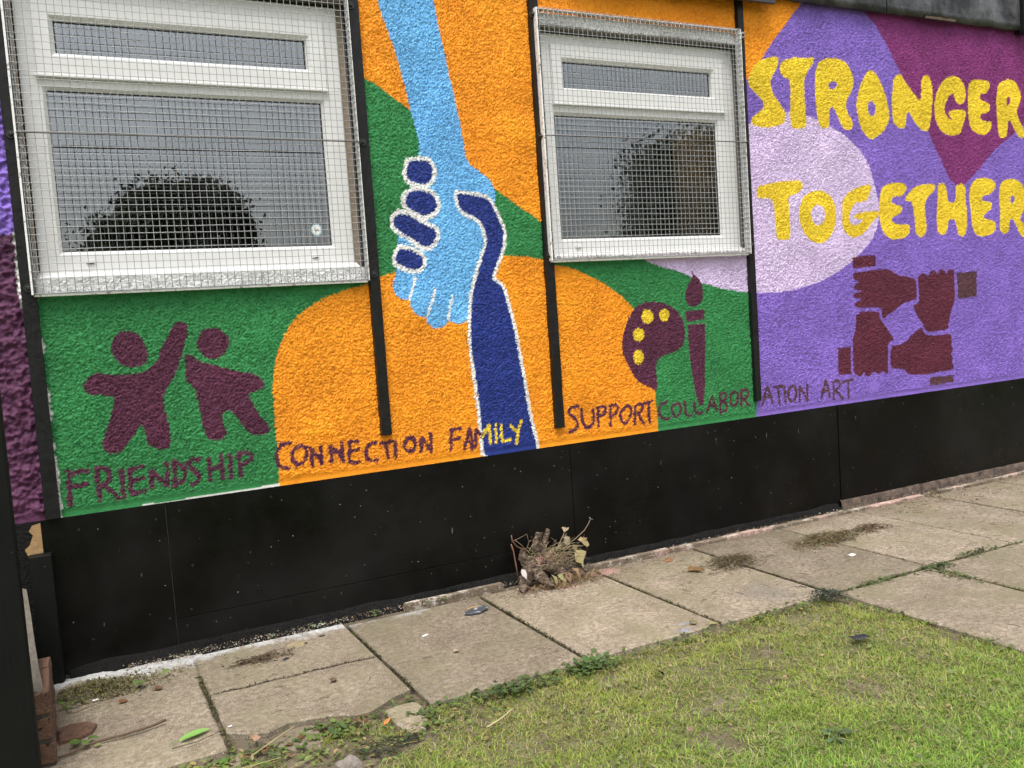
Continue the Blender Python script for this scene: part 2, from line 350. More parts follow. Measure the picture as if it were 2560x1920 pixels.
MURAL = [
 ('','green','P',0,[-0.06,0.5,3.28,0.5,3.28,1.75,-0.06,1.75],None),
 ('','darkplum','P',0,[-2,0.4,-0.06,0.4,-0.06,1.613,-2,1.62],None),
 ('','violet','P',0,[-2,1.613,-0.06,1.613,-0.06,3,-2,3],None),
 ('','violet','P',0,[3.28,0.4,8,0.4,8,3,3.28,3],None),
 ('','orange','P',0,[-0.06,2.2,3.28,2.2,3.28,3,-0.06,3],None),
 ('','green','P',0,[1.1,1.0,2.3,1.0,2.3,2.5,1.1,2.5],None),
 ('','orange','P',0,[1.229,2.238,1.289,2.214,1.351,2.17,1.439,2.111,1.533,2.002,1.692,1.868,1.817,1.78,1.882,1.737,1.954,1.687,2.039,1.632,2.138,1.563,2.3,3,1.1,3,1.1,2.3],None),
 ('','orange','P',1,[0.755,0.565,0.759,0.633,0.761,0.748,0.762,0.834,0.763,0.918,0.763,0.976,0.771,1.031,0.784,1.087,0.803,1.143,0.83,1.194,0.877,1.257,0.949,1.308,1.014,1.337,1.099,1.364,1.196,1.381,1.249,1.413,1.321,1.425,1.451,1.448,1.642,1.476,1.844,1.481,1.969,1.473,2.043,1.456,2.105,1.429,2.19,1.415,2.274,1.378,2.376,1.33,2.457,1.272,2.528,1.214,2.572,1.126,2.61,0.985,2.627,0.845,2.63,0.789,2.632,0.705,2.637,0.61,2.64,0.543],None),
 ('','lilac','P',1,[2.494,1.536,2.587,1.447,2.69,1.405,2.838,1.368,2.943,1.315,3.055,1.284,3.178,1.258,3.275,1.245,3.318,1.242,3.498,1.238,3.656,1.257,3.81,1.291,3.954,1.346,4.073,1.411,4.183,1.489,4.249,1.583,4.262,1.696,4.232,1.809,4.199,1.905,4.14,1.988,4.047,2.063,3.909,2.126,3.751,2.178,3.585,2.196,3.451,2.174,3.311,2.113,3.173,2.052,2.604,1.766],None),
 ('','orange','P',0,[3.0,1.98,3.0,3,3.755,2.871,3.731,2.773,3.67,2.715,3.6,2.641,3.526,2.568,3.463,2.5,3.424,2.45,3.349,2.374,3.268,2.294],None),
 ('','magenta','P',0,[4.168,2.828,4.196,2.772,4.278,2.711,4.372,2.599,4.455,2.484,4.698,2.126,4.773,2.002,4.883,1.839,4.95,1.806,5.017,1.823,5.106,1.884,5.318,2.044,5.487,2.132,5.932,2.404,6.197,2.561,6.225,3.334,4.182,3.089],None),
 ('painted_light_hand','sky','P',1,[1.317,2.648,1.333,2.553,1.362,2.453,1.396,2.351,1.422,2.235,1.44,2.129,1.46,2.037,1.473,1.949,1.448,1.865,1.356,1.628,1.331,1.494,1.323,1.425,1.305,1.382,1.305,1.339,1.329,1.316,1.359,1.308,1.376,1.302,1.376,1.274,1.391,1.251,1.417,1.233,1.444,1.226,1.451,1.201,1.467,1.183,1.498,1.172,1.531,1.185,1.548,1.207,1.577,1.193,1.598,1.188,1.634,1.198,1.669,1.201,1.722,1.376,1.775,1.552,1.819,1.729,1.818,1.76,1.813,1.799,1.757,1.852,1.69,1.891,1.681,1.992,1.665,2.102,1.643,2.229,1.623,2.342,1.602,2.473,1.586,2.577,1.58,2.676],None),
 ('painted_light_hand','white','L',2,[1.409,1.397,1.375,1.312],0.0115),
 ('painted_light_hand','white','L',2,[1.496,1.345,1.472,1.284,1.448,1.228],0.0115),
 ('painted_light_hand','white','L',2,[1.575,1.311,1.545,1.207],0.0115),
 ('painted_dark_hand','white','B',2,[1.63,1.757,1.688,1.753,1.738,1.746,1.78,1.736,1.803,1.7,1.823,1.654,1.838,1.617,1.851,1.584,1.84,1.53,1.821,1.483,1.801,1.443,1.78,1.402,1.775,1.375,1.817,1.348,1.829,1.312,1.84,1.27,1.853,1.211,1.864,1.158,1.874,1.099,1.889,0.982,1.907,0.831,1.919,0.723,1.943,0.612,1.947,0.552,1.679,0.587,1.673,0.609,1.67,0.725,1.667,0.835,1.659,0.955,1.65,1.059,1.65,1.162,1.659,1.238,1.674,1.319,1.699,1.39,1.727,1.461,1.751,1.511,1.763,1.552,1.758,1.593,1.741,1.634,1.703,1.66,1.66,1.675,1.639,1.701,1.634,1.731],0.0155),
 ('painted_dark_hand','white','B',2,[1.417,1.89,1.46,1.898,1.502,1.896,1.52,1.879,1.528,1.85,1.515,1.815,1.489,1.797,1.452,1.797,1.416,1.809,1.402,1.833,1.408,1.867],0.0185),
 ('painted_dark_hand','white','B',2,[1.398,1.755,1.429,1.77,1.471,1.768,1.513,1.756,1.532,1.726,1.533,1.701,1.517,1.676,1.489,1.664,1.462,1.665,1.432,1.68,1.399,1.694,1.388,1.721],0.0185),
 ('painted_dark_hand','white','B',2,[1.336,1.658,1.363,1.675,1.399,1.665,1.444,1.64,1.485,1.617,1.517,1.604,1.523,1.582,1.507,1.547,1.478,1.528,1.447,1.536,1.412,1.564,1.372,1.587,1.342,1.61,1.328,1.629],0.0185),
 ('painted_dark_hand','white','B',2,[1.331,1.503,1.351,1.526,1.387,1.521,1.428,1.502,1.448,1.484,1.448,1.46,1.436,1.438,1.401,1.434,1.365,1.445,1.335,1.461,1.324,1.478],0.0185),
 ('painted_dark_hand','navy','P',2,[1.63,1.757,1.688,1.753,1.738,1.746,1.78,1.736,1.803,1.7,1.823,1.654,1.838,1.617,1.851,1.584,1.84,1.53,1.821,1.483,1.801,1.443,1.78,1.402,1.775,1.375,1.817,1.348,1.829,1.312,1.84,1.27,1.853,1.211,1.864,1.158,1.874,1.099,1.889,0.982,1.907,0.831,1.919,0.723,1.943,0.612,1.947,0.552,1.679,0.587,1.673,0.609,1.67,0.725,1.667,0.835,1.659,0.955,1.65,1.059,1.65,1.162,1.659,1.238,1.674,1.319,1.699,1.39,1.727,1.461,1.751,1.511,1.763,1.552,1.758,1.593,1.741,1.634,1.703,1.66,1.66,1.675,1.639,1.701,1.634,1.731],None),
 ('painted_dark_hand','navy','P',2,[1.417,1.89,1.46,1.898,1.502,1.896,1.52,1.879,1.528,1.85,1.515,1.815,1.489,1.797,1.452,1.797,1.416,1.809,1.402,1.833,1.408,1.867],None),
 ('painted_dark_hand','navy','P',2,[1.398,1.755,1.429,1.77,1.471,1.768,1.513,1.756,1.532,1.726,1.533,1.701,1.517,1.676,1.489,1.664,1.462,1.665,1.432,1.68,1.399,1.694,1.388,1.721],None),
 ('painted_dark_hand','navy','P',2,[1.336,1.658,1.363,1.675,1.399,1.665,1.444,1.64,1.485,1.617,1.517,1.604,1.523,1.582,1.507,1.547,1.478,1.528,1.447,1.536,1.412,1.564,1.372,1.587,1.342,1.61,1.328,1.629],None),
 ('painted_dark_hand','navy','P',2,[1.331,1.503,1.351,1.526,1.387,1.521,1.428,1.502,1.448,1.484,1.448,1.46,1.436,1.438,1.401,1.434,1.365,1.445,1.335,1.461,1.324,1.478],None),
 ('painted_letter#0S','yellow','P',2,[3.375,2.426,3.44,2.458,3.538,2.481,3.545,2.457,3.528,2.408,3.488,2.366,3.48,2.334,3.493,2.287,3.534,2.241,3.57,2.202,3.579,2.17,3.565,2.129,3.493,2.109,3.407,2.101,3.344,2.113,3.33,2.136,3.358,2.161,3.418,2.196,3.436,2.228,3.396,2.266,3.356,2.295,3.326,2.317,3.334,2.365],None),
 ('painted_letter#1T','yellow','P',2,[3.551,2.426,3.569,2.455,3.647,2.481,3.725,2.482,3.81,2.492,3.791,2.45,3.737,2.397,3.724,2.364,3.72,2.298,3.726,2.217,3.727,2.135,3.714,2.11,3.658,2.104,3.619,2.111,3.61,2.147,3.615,2.228,3.62,2.309,3.618,2.366,3.574,2.371,3.549,2.398],None),
 ('painted_letter#2R','yellow','P',2,[3.805,2.41,3.837,2.469,3.896,2.494,3.967,2.498,4.042,2.483,4.081,2.435,4.1,2.386,4.081,2.326,4.043,2.282,4.025,2.247,4.044,2.197,4.072,2.165,4.079,2.127,4.045,2.106,3.998,2.12,3.971,2.161,3.939,2.227,3.907,2.233,3.901,2.175,3.896,2.125,3.863,2.111,3.823,2.126,3.809,2.171,3.797,2.27,3.802,2.352],[3.9,2.349,3.936,2.376,3.973,2.357,3.945,2.329,3.91,2.329]),
 ('painted_letter#3O','yellow','P',2,[4.234,2.455,4.276,2.434,4.323,2.373,4.357,2.297,4.378,2.22,4.369,2.167,4.322,2.114,4.263,2.077,4.219,2.063,4.177,2.083,4.137,2.133,4.116,2.192,4.108,2.259,4.13,2.328,4.163,2.389,4.203,2.438],[4.231,2.287,4.264,2.25,4.254,2.206,4.226,2.19,4.2,2.217,4.2,2.255]),
 ('painted_letter#4N','yellow','P',2,[4.42,2.422,4.473,2.451,4.516,2.401,4.578,2.343,4.634,2.293,4.65,2.347,4.647,2.417,4.676,2.45,4.722,2.448,4.746,2.387,4.741,2.28,4.722,2.181,4.699,2.126,4.639,2.129,4.582,2.175,4.533,2.235,4.512,2.217,4.51,2.164,4.489,2.132,4.437,2.139,4.401,2.169,4.398,2.247,4.398,2.316,4.411,2.369],None),
 ('painted_letter#5G','yellow','P',2,[4.921,2.465,4.99,2.455,5.031,2.421,5.049,2.358,5.025,2.302,4.968,2.295,4.942,2.326,4.937,2.362,4.894,2.341,4.857,2.294,4.844,2.249,4.881,2.205,4.922,2.202,4.875,2.232,4.897,2.255,4.967,2.265,5.045,2.262,5.036,2.22,5.005,2.164,4.988,2.122,4.917,2.104,4.835,2.117,4.782,2.156,4.758,2.218,4.759,2.299,4.785,2.363,4.843,2.429],None),
 ('painted_letter#6E','yellow','P',2,[5.081,2.433,5.132,2.45,5.204,2.454,5.274,2.444,5.268,2.407,5.23,2.367,5.179,2.37,5.17,2.337,5.213,2.32,5.264,2.318,5.27,2.276,5.232,2.251,5.181,2.249,5.172,2.216,5.222,2.204,5.289,2.207,5.272,2.154,5.219,2.12,5.146,2.122,5.082,2.153,5.061,2.221,5.061,2.313,5.068,2.378],None),
 ('painted_letter#7R','yellow','P',2,[5.343,2.42,5.381,2.451,5.458,2.474,5.526,2.459,5.562,2.413,5.575,2.356,5.542,2.307,5.518,2.277,5.554,2.221,5.592,2.175,5.604,2.117,5.549,2.111,5.491,2.181,5.455,2.227,5.438,2.198,5.427,2.121,5.389,2.106,5.344,2.114,5.337,2.194,5.329,2.288,5.333,2.363],[5.435,2.367,5.468,2.356,5.459,2.32,5.429,2.302]),
 ('painted_letter#8T','yellow','P',2,[3.351,1.795,3.421,1.812,3.53,1.825,3.641,1.834,3.68,1.822,3.681,1.789,3.637,1.76,3.569,1.747,3.572,1.69,3.578,1.608,3.572,1.522,3.527,1.51,3.473,1.52,3.473,1.601,3.467,1.682,3.459,1.731,3.405,1.735,3.352,1.735],None),
 ('painted_letter#9O','yellow','P',2,[3.681,1.747,3.739,1.772,3.809,1.781,3.871,1.76,3.91,1.714,3.924,1.646,3.908,1.578,3.869,1.52,3.803,1.489,3.735,1.497,3.68,1.54,3.645,1.607,3.645,1.673,3.662,1.714],[3.781,1.702,3.824,1.685,3.839,1.643,3.819,1.605,3.774,1.585,3.739,1.614,3.73,1.652,3.743,1.685]),
 ('painted_letter#10G','yellow','P',2,[4.206,1.817,4.197,1.774,4.163,1.722,4.12,1.713,4.083,1.713,4.039,1.679,4.019,1.637,4.023,1.602,4.058,1.585,4.107,1.597,4.133,1.618,4.072,1.619,4.049,1.641,4.098,1.653,4.16,1.661,4.26,1.665,4.258,1.634,4.207,1.609,4.167,1.566,4.103,1.524,4.042,1.516,3.983,1.543,3.962,1.595,3.966,1.654,3.969,1.722,4.02,1.765,4.094,1.799],None),
 ('painted_letter#11E','yellow','P',2,[4.271,1.757,4.292,1.8,4.357,1.822,4.434,1.827,4.498,1.815,4.49,1.775,4.456,1.748,4.378,1.743,4.357,1.713,4.401,1.699,4.453,1.69,4.444,1.65,4.398,1.633,4.359,1.625,4.364,1.598,4.421,1.584,4.513,1.587,4.51,1.534,4.469,1.508,4.365,1.496,4.302,1.52,4.273,1.564,4.258,1.634,4.262,1.704],None),
 ('painted_letter#12T','yellow','P',2,[4.467,1.721,4.509,1.766,4.577,1.806,4.671,1.82,4.752,1.816,4.729,1.775,4.667,1.739,4.645,1.703,4.648,1.631,4.658,1.558,4.635,1.513,4.595,1.505,4.556,1.533,4.554,1.614,4.544,1.685,4.532,1.717],None),
 ('painted_letter#13H','yellow','P',2,[4.765,1.812,4.793,1.83,4.834,1.821,4.846,1.776,4.85,1.711,4.912,1.707,4.929,1.757,4.925,1.813,4.975,1.827,5.017,1.813,5.013,1.739,5.023,1.646,5.019,1.553,4.995,1.506,4.938,1.507,4.926,1.554,4.908,1.61,4.852,1.61,4.843,1.564,4.82,1.519,4.765,1.52,4.746,1.557,4.749,1.63,4.761,1.73],None),
 ('painted_letter#14E','yellow','P',2,[5.051,1.786,5.09,1.842,5.163,1.861,5.251,1.857,5.309,1.825,5.292,1.786,5.247,1.758,5.187,1.753,5.157,1.725,5.215,1.715,5.259,1.71,5.258,1.672,5.212,1.649,5.174,1.626,5.195,1.607,5.284,1.596,5.297,1.548,5.258,1.515,5.161,1.498,5.096,1.514,5.063,1.571,5.059,1.655,5.048,1.72],None),
 ('painted_letter#15R','yellow','P',2,[5.339,1.815,5.385,1.849,5.477,1.859,5.554,1.836,5.591,1.788,5.596,1.719,5.561,1.642,5.529,1.613,5.574,1.563,5.602,1.485,5.539,1.496,5.488,1.574,5.451,1.613,5.427,1.585,5.425,1.527,5.371,1.509,5.327,1.538,5.338,1.624,5.334,1.72],[5.442,1.747,5.476,1.752,5.484,1.72,5.446,1.697]),
 ('painted_figure#0','plum','P',2,[0.188,1.19,0.198,1.221,0.22,1.246,0.25,1.25,0.282,1.24,0.302,1.214,0.314,1.175,0.315,1.142,0.298,1.116,0.267,1.111,0.233,1.116,0.205,1.14,0.193,1.163],None),
 ('painted_figure#0','plum','P',2,[0.081,1.055,0.098,1.085,0.124,1.102,0.153,1.099,0.181,1.091,0.22,1.088,0.26,1.089,0.296,1.092,0.323,1.109,0.343,1.129,0.359,1.166,0.377,1.197,0.396,1.229,0.414,1.261,0.431,1.272,0.454,1.269,0.466,1.252,0.463,1.224,0.45,1.192,0.438,1.154,0.424,1.116,0.408,1.079,0.389,1.048,0.36,1.012,0.352,0.979,0.354,0.94,0.361,0.901,0.366,0.85,0.365,0.811,0.351,0.791,0.315,0.793,0.29,0.81,0.278,0.839,0.276,0.872,0.268,0.892,0.255,0.888,0.245,0.865,0.222,0.84,0.194,0.806,0.169,0.795,0.137,0.805,0.123,0.831,0.136,0.867,0.152,0.908,0.171,0.95,0.188,1.002,0.169,1.014,0.131,1.021,0.093,1.025],None),
 ('painted_figure#1','plum','P',2,[0.492,1.189,0.505,1.221,0.528,1.239,0.561,1.24,0.595,1.227,0.614,1.197,0.615,1.174,0.595,1.142,0.566,1.119,0.533,1.119,0.508,1.137,0.494,1.161],None),
 ('painted_figure#1','plum','P',2,[0.443,1.145,0.472,1.143,0.49,1.117,0.532,1.102,0.579,1.086,0.632,1.062,0.687,1.054,0.719,1.034,0.737,1.006,0.72,0.982,0.675,0.975,0.67,0.958,0.687,0.922,0.711,0.873,0.741,0.829,0.736,0.806,0.699,0.802,0.666,0.808,0.64,0.84,0.616,0.883,0.592,0.918,0.566,0.906,0.558,0.873,0.573,0.831,0.565,0.806,0.532,0.802,0.501,0.811,0.487,0.841,0.485,0.881,0.479,0.927,0.475,0.972,0.468,1.018,0.441,1.037,0.439,1.076,0.445,1.115],None),
 ('painted_word#FRIENDSHIP','plum','L',2,[0.005,0.756,0.004,0.697,0.003,0.631],0.018),
 ('painted_word#FRIENDSHIP','plum','L',2,[0.004,0.745,0.038,0.748,0.069,0.747],0.018),
 ('painted_word#FRIENDSHIP','plum','L',2,[0.007,0.694,0.033,0.698,0.062,0.697],0.018),
 ('painted_word#FRIENDSHIP','plum','L',2,[0.1,0.748,0.101,0.699,0.1,0.634],0.018),
 ('painted_word#FRIENDSHIP','plum','L',2,[0.1,0.748,0.135,0.748,0.145,0.725,0.135,0.694,0.104,0.682],0.018),
 ('painted_word#FRIENDSHIP','plum','L',2,[0.119,0.686,0.146,0.654,0.166,0.63],0.018),
 ('painted_word#FRIENDSHIP','plum','L',2,[0.185,0.731,0.183,0.687,0.181,0.635],0.018),
 ('painted_word#FRIENDSHIP','plum','L',2,[0.213,0.732,0.21,0.683,0.206,0.64],0.018),
 ('painted_word#FRIENDSHIP','plum','L',2,[0.208,0.733,0.238,0.734,0.258,0.737],0.018),
 ('painted_word#FRIENDSHIP','plum','L',2,[0.211,0.689,0.239,0.69,0.254,0.691],0.018),
 ('painted_word#FRIENDSHIP','plum','L',2,[0.207,0.642,0.234,0.641,0.255,0.643],0.018),
 ('painted_word#FRIENDSHIP','plum','L',2,[0.281,0.653,0.287,0.716],0.018),
 ('painted_word#FRIENDSHIP','plum','L',2,[0.284,0.717,0.31,0.685,0.338,0.653],0.018),
 ('painted_word#FRIENDSHIP','plum','L',2,[0.336,0.656,0.343,0.736],0.018),
 ('painted_word#FRIENDSHIP','plum','L',2,[0.371,0.738,0.365,0.649],0.018),
 ('painted_word#FRIENDSHIP','plum','L',2,[0.369,0.741,0.397,0.723,0.407,0.694,0.396,0.662,0.364,0.65],0.018),
 ('painted_word#FRIENDSHIP','plum','L',2,[0.462,0.737,0.43,0.739,0.42,0.723,0.437,0.701,0.456,0.676,0.451,0.654,0.427,0.646],0.018),
 ('painted_word#FRIENDSHIP','plum','L',2,[0.496,0.733,0.495,0.693,0.494,0.65],0.018),
 ('painted_word#FRIENDSHIP','plum','L',2,[0.543,0.741,0.542,0.692,0.543,0.649],0.018),
 ('painted_word#FRIENDSHIP','plum','L',2,[0.495,0.693,0.542,0.698],0.018),
 ('painted_word#FRIENDSHIP','plum','L',2,[0.576,0.739,0.575,0.693,0.574,0.65],0.018),
 ('painted_word#FRIENDSHIP','plum','L',2,[0.609,0.74,0.611,0.694,0.612,0.65],0.018),
 ('painted_word#FRIENDSHIP','plum','L',2,[0.609,0.74,0.643,0.742,0.661,0.725,0.654,0.706,0.616,0.693],0.018),
 ('painted_word#CONNECTION','plum','L',2,[0.815,0.755,0.778,0.754,0.759,0.731,0.756,0.691,0.767,0.661,0.801,0.656],0.0165),
 ('painted_word#CONNECTION','plum','L',2,[0.827,0.728,0.851,0.742,0.877,0.733,0.88,0.703,0.863,0.671,0.839,0.662,0.82,0.682,0.817,0.712,0.827,0.728],0.0165),
 ('painted_word#CONNECTION','plum','L',2,[0.896,0.649,0.899,0.718],0.0165),
 ('painted_word#CONNECTION','plum','L',2,[0.896,0.725,0.917,0.693,0.938,0.658],0.0165),
 ('painted_word#CONNECTION','plum','L',2,[0.938,0.661,0.937,0.725],0.0165),
 ('painted_word#CONNECTION','plum','L',2,[0.979,0.661,0.982,0.725],0.0165),
 ('painted_word#CONNECTION','plum','L',2,[0.978,0.72,1.007,0.699,1.027,0.654],0.0165),
 ('painted_word#CONNECTION','plum','L',2,[1.027,0.66,1.027,0.729],0.0165),
 ('painted_word#CONNECTION','plum','L',2,[1.061,0.733,1.057,0.692,1.053,0.645],0.0165),
 ('painted_word#CONNECTION','plum','L',2,[1.057,0.731,1.097,0.729],0.0165),
 ('painted_word#CONNECTION','plum','L',2,[1.057,0.692,1.097,0.693],0.0165),
 ('painted_word#CONNECTION','plum','L',2,[1.053,0.645,1.099,0.639],0.0165),
 ('painted_word#CONNECTION','plum','L',2,[1.173,0.713,1.141,0.708,1.127,0.683,1.131,0.652,1.148,0.638,1.176,0.64],0.0165),
 ('painted_word#CONNECTION','plum','L',2,[1.198,0.709,1.251,0.708],0.0165),
 ('painted_word#CONNECTION','plum','L',2,[1.22,0.707,1.22,0.677,1.224,0.643],0.0165),
 ('painted_word#CONNECTION','plum','L',2,[1.261,0.708,1.258,0.678,1.259,0.642],0.0165),
 ('painted_word#CONNECTION','plum','L',2,[1.305,0.703,1.326,0.716,1.348,0.71,1.352,0.685,1.341,0.661,1.317,0.655,1.3,0.673,1.305,0.703],0.0165),
 ('painted_word#CONNECTION','plum','L',2,[1.376,0.651,1.381,0.712],0.0165),
 ('painted_word#CONNECTION','plum','L',2,[1.38,0.709,1.401,0.678,1.421,0.645],0.0165),
 ('painted_word#CONNECTION','plum','L',2,[1.421,0.645,1.424,0.719],0.0165),
 ('painted_word#FAMILY','plum','L',2,[1.522,0.729,1.515,0.639],0.0165),
 ('painted_word#FAMILY','plum','L',2,[1.518,0.726,1.566,0.727],0.0165),
 ('painted_word#FAMILY','plum','L',2,[1.518,0.683,1.556,0.684],0.0165),
 ('painted_word#FAMILY','plum','L',2,[1.579,0.634,1.596,0.679,1.61,0.722],0.0165),
 ('painted_word#FAMILY','plum','L',2,[1.61,0.722,1.617,0.677,1.618,0.632],0.0165),
 ('painted_word#FAMILY','plum','L',2,[1.588,0.664,1.616,0.665],0.0165),
 ('painted_word#FAMILY','plum','L',2,[1.634,0.633,1.642,0.712],0.0165),
 ('painted_word#FAMILY','plum','L',2,[1.642,0.712,1.673,0.679],0.0165),
 ('painted_word#FAMILY','yellow','L',2,[1.674,0.679,1.709,0.729],0.013),
 ('painted_word#FAMILY','yellow','L',2,[1.709,0.729,1.709,0.646],0.013),
 ('painted_word#FAMILY','yellow','L',2,[1.74,0.723,1.737,0.643],0.013),
 ('painted_word#FAMILY','yellow','L',2,[1.768,0.719,1.766,0.645],0.013),
 ('painted_word#FAMILY','yellow','L',2,[1.766,0.645,1.809,0.647],0.013),
 ('painted_word#FAMILY','yellow','L',2,[1.815,0.714,1.848,0.674],0.013),
 ('painted_word#FAMILY','yellow','L',2,[1.874,0.727,1.852,0.68,1.841,0.626],0.013),
 ('painted_word#SUPPORT','plum','L',2,[2.181,0.76,2.141,0.761,2.124,0.736,2.146,0.716,2.172,0.692,2.17,0.665,2.141,0.648,2.117,0.644],0.0165),
 ('painted_word#SUPPORT','plum','L',2,[2.2,0.745,2.2,0.689,2.214,0.653,2.247,0.656,2.265,0.689,2.264,0.731],0.0165),
 ('painted_word#SUPPORT','plum','L',2,[2.29,0.742,2.286,0.652],0.0165),
 ('painted_word#SUPPORT','plum','L',2,[2.286,0.742,2.327,0.748,2.338,0.73,2.324,0.707,2.291,0.7],0.0165),
 ('painted_word#SUPPORT','plum','L',2,[2.36,0.745,2.355,0.647],0.0165),
 ('painted_word#SUPPORT','plum','L',2,[2.356,0.742,2.394,0.748,2.405,0.726,2.391,0.703,2.361,0.696],0.0165),
 ('painted_word#SUPPORT','plum','L',2,[2.43,0.72,2.457,0.738,2.481,0.721,2.474,0.679,2.446,0.647,2.421,0.657,2.415,0.693,2.43,0.72],0.0165),
 ('painted_word#SUPPORT','plum','L',2,[2.503,0.726,2.498,0.637],0.0165),
 ('painted_word#SUPPORT','plum','L',2,[2.503,0.726,2.538,0.737,2.554,0.717,2.535,0.694,2.504,0.687],0.0165),
 ('painted_word#SUPPORT','plum','L',2,[2.517,0.685,2.537,0.658,2.552,0.635],0.0165),
 ('painted_word#SUPPORT','plum','L',2,[2.555,0.735,2.608,0.74],0.0165),
 ('painted_word#SUPPORT','plum','L',2,[2.586,0.735,2.588,0.638],0.0165),
 ('painted_word#COLLABORATION','plum','L',2,[2.7,0.729,2.664,0.724,2.646,0.696,2.655,0.659,2.681,0.642,2.708,0.646],0.0155),
 ('painted_word#COLLABORATION','plum','L',2,[2.739,0.708,2.767,0.716,2.784,0.696,2.777,0.66,2.748,0.645,2.727,0.666,2.727,0.695,2.739,0.708],0.0155),
 ('painted_word#COLLABORATION','plum','L',2,[2.808,0.716,2.812,0.645,2.849,0.646],0.0155),
 ('painted_word#COLLABORATION','plum','L',2,[2.867,0.71,2.874,0.65,2.914,0.651],0.0155),
 ('painted_word#COLLABORATION','plum','L',2,[2.947,0.645,2.964,0.692,2.983,0.728],0.0155),
 ('painted_word#COLLABORATION','plum','L',2,[2.983,0.728,2.999,0.688,3.012,0.651],0.0155),
 ('painted_word#COLLABORATION','plum','L',2,[2.958,0.678,3.001,0.681],0.0155),
 ('painted_word#COLLABORATION','plum','L',2,[3.038,0.737,3.036,0.636],0.0155),
 ('painted_word#COLLABORATION','plum','L',2,[3.038,0.737,3.077,0.737,3.079,0.707,3.04,0.692],0.0155),
 ('painted_word#COLLABORATION','plum','L',2,[3.04,0.692,3.078,0.684,3.081,0.65,3.041,0.635],0.0155),
 ('painted_word#COLLABORATION','plum','L',2,[3.109,0.722,3.135,0.739,3.158,0.721,3.155,0.68,3.13,0.66,3.102,0.678,3.109,0.722],0.0155),
 ('painted_word#COLLABORATION','plum','L',2,[3.179,0.735,3.178,0.651],0.0155),
 ('painted_word#COLLABORATION','plum','L',2,[3.179,0.735,3.218,0.742,3.232,0.718,3.211,0.697,3.181,0.692],0.0155),
 ('painted_word#COLLABORATION','plum','L',2,[3.195,0.691,3.232,0.649],0.0155),
 ('painted_word#COLLABORATION','brown','L',2,[3.323,0.647,3.341,0.699,3.364,0.74],0.0165),
 ('painted_word#COLLABORATION','brown','L',2,[3.364,0.74,3.382,0.695,3.394,0.651],0.0165),
 ('painted_word#COLLABORATION','brown','L',2,[3.335,0.684,3.386,0.687],0.0165),
 ('painted_word#COLLABORATION','brown','L',2,[3.41,0.733,3.468,0.733],0.0165),
 ('painted_word#COLLABORATION','brown','L',2,[3.439,0.732,3.442,0.638],0.0165),
 ('painted_word#COLLABORATION','brown','L',2,[3.485,0.728,3.484,0.642],0.0165),
 ('painted_word#COLLABORATION','brown','L',2,[3.517,0.717,3.55,0.73,3.569,0.704,3.561,0.657,3.529,0.641,3.504,0.667,3.517,0.717],0.0165),
 ('painted_word#COLLABORATION','brown','L',2,[3.587,0.639,3.591,0.718],0.0165),
 ('painted_word#COLLABORATION','brown','L',2,[3.591,0.718,3.621,0.679,3.645,0.637],0.0165),
 ('painted_word#COLLABORATION','brown','L',2,[3.645,0.637,3.647,0.72],0.0165),
 ('painted_word#ART','brown','L',2,[3.749,0.638,3.768,0.689,3.787,0.735],0.0165),
 ('painted_word#ART','brown','L',2,[3.787,0.735,3.801,0.689,3.815,0.643],0.0165),
 ('painted_word#ART','brown','L',2,[3.762,0.677,3.806,0.677],0.0165),
 ('painted_word#ART','brown','L',2,[3.842,0.722,3.842,0.629],0.0165),
 ('painted_word#ART','brown','L',2,[3.842,0.722,3.887,0.726,3.896,0.7,3.873,0.678,3.845,0.673],0.0165),
 ('painted_word#ART','brown','L',2,[3.861,0.671,3.914,0.621],0.0165),
 ('painted_word#ART','brown','L',2,[3.914,0.715,3.994,0.72],0.0165),
 ('painted_word#ART','brown','L',2,[3.959,0.715,3.96,0.625],0.0165),
 ('painted_palette','plum','P',2,[2.447,1.029,2.455,1.07,2.475,1.118,2.5,1.166,2.545,1.212,2.598,1.231,2.659,1.231,2.729,1.217,2.781,1.189,2.819,1.146,2.834,1.102,2.834,1.043,2.818,1.001,2.775,0.975,2.712,0.965,2.666,0.951,2.647,0.927,2.64,0.885,2.645,0.834,2.642,0.795,2.62,0.793,2.587,0.818,2.545,0.833,2.513,0.868,2.49,0.905,2.464,0.957,2.449,0.993],None),
 ('painted_palette','yellow','P',1,[2.647,1.158,2.641,1.141,2.623,1.129,2.606,1.125,2.587,1.131,2.574,1.145,2.574,1.163,2.58,1.18,2.591,1.192,2.611,1.196,2.628,1.19,2.639,1.177],None),
 ('painted_palette','yellow','P',1,[2.741,1.158,2.735,1.143,2.725,1.132,2.708,1.129,2.693,1.134,2.683,1.146,2.677,1.162,2.682,1.178,2.697,1.188,2.712,1.192,2.728,1.187,2.741,1.174],None),
 ('painted_palette','yellow','P',1,[2.584,1.072,2.577,1.055,2.566,1.044,2.548,1.04,2.532,1.046,2.522,1.059,2.515,1.077,2.52,1.093,2.536,1.105,2.553,1.108,2.57,1.102,2.583,1.089],None),
 ('painted_palette','yellow','P',1,[2.576,0.963,2.568,0.946,2.554,0.933,2.539,0.929,2.521,0.936,2.512,0.95,2.511,0.969,2.514,0.987,2.526,0.999,2.544,1.003,2.558,0.997,2.57,0.982],None),
 ('painted_brush','plum','P',1,[2.892,1.384,2.911,1.36,2.932,1.337,2.949,1.315,2.961,1.285,2.963,1.248,2.952,1.212,2.909,1.192,2.872,1.194,2.851,1.225,2.849,1.268,2.87,1.304,2.895,1.332,2.901,1.353],None),
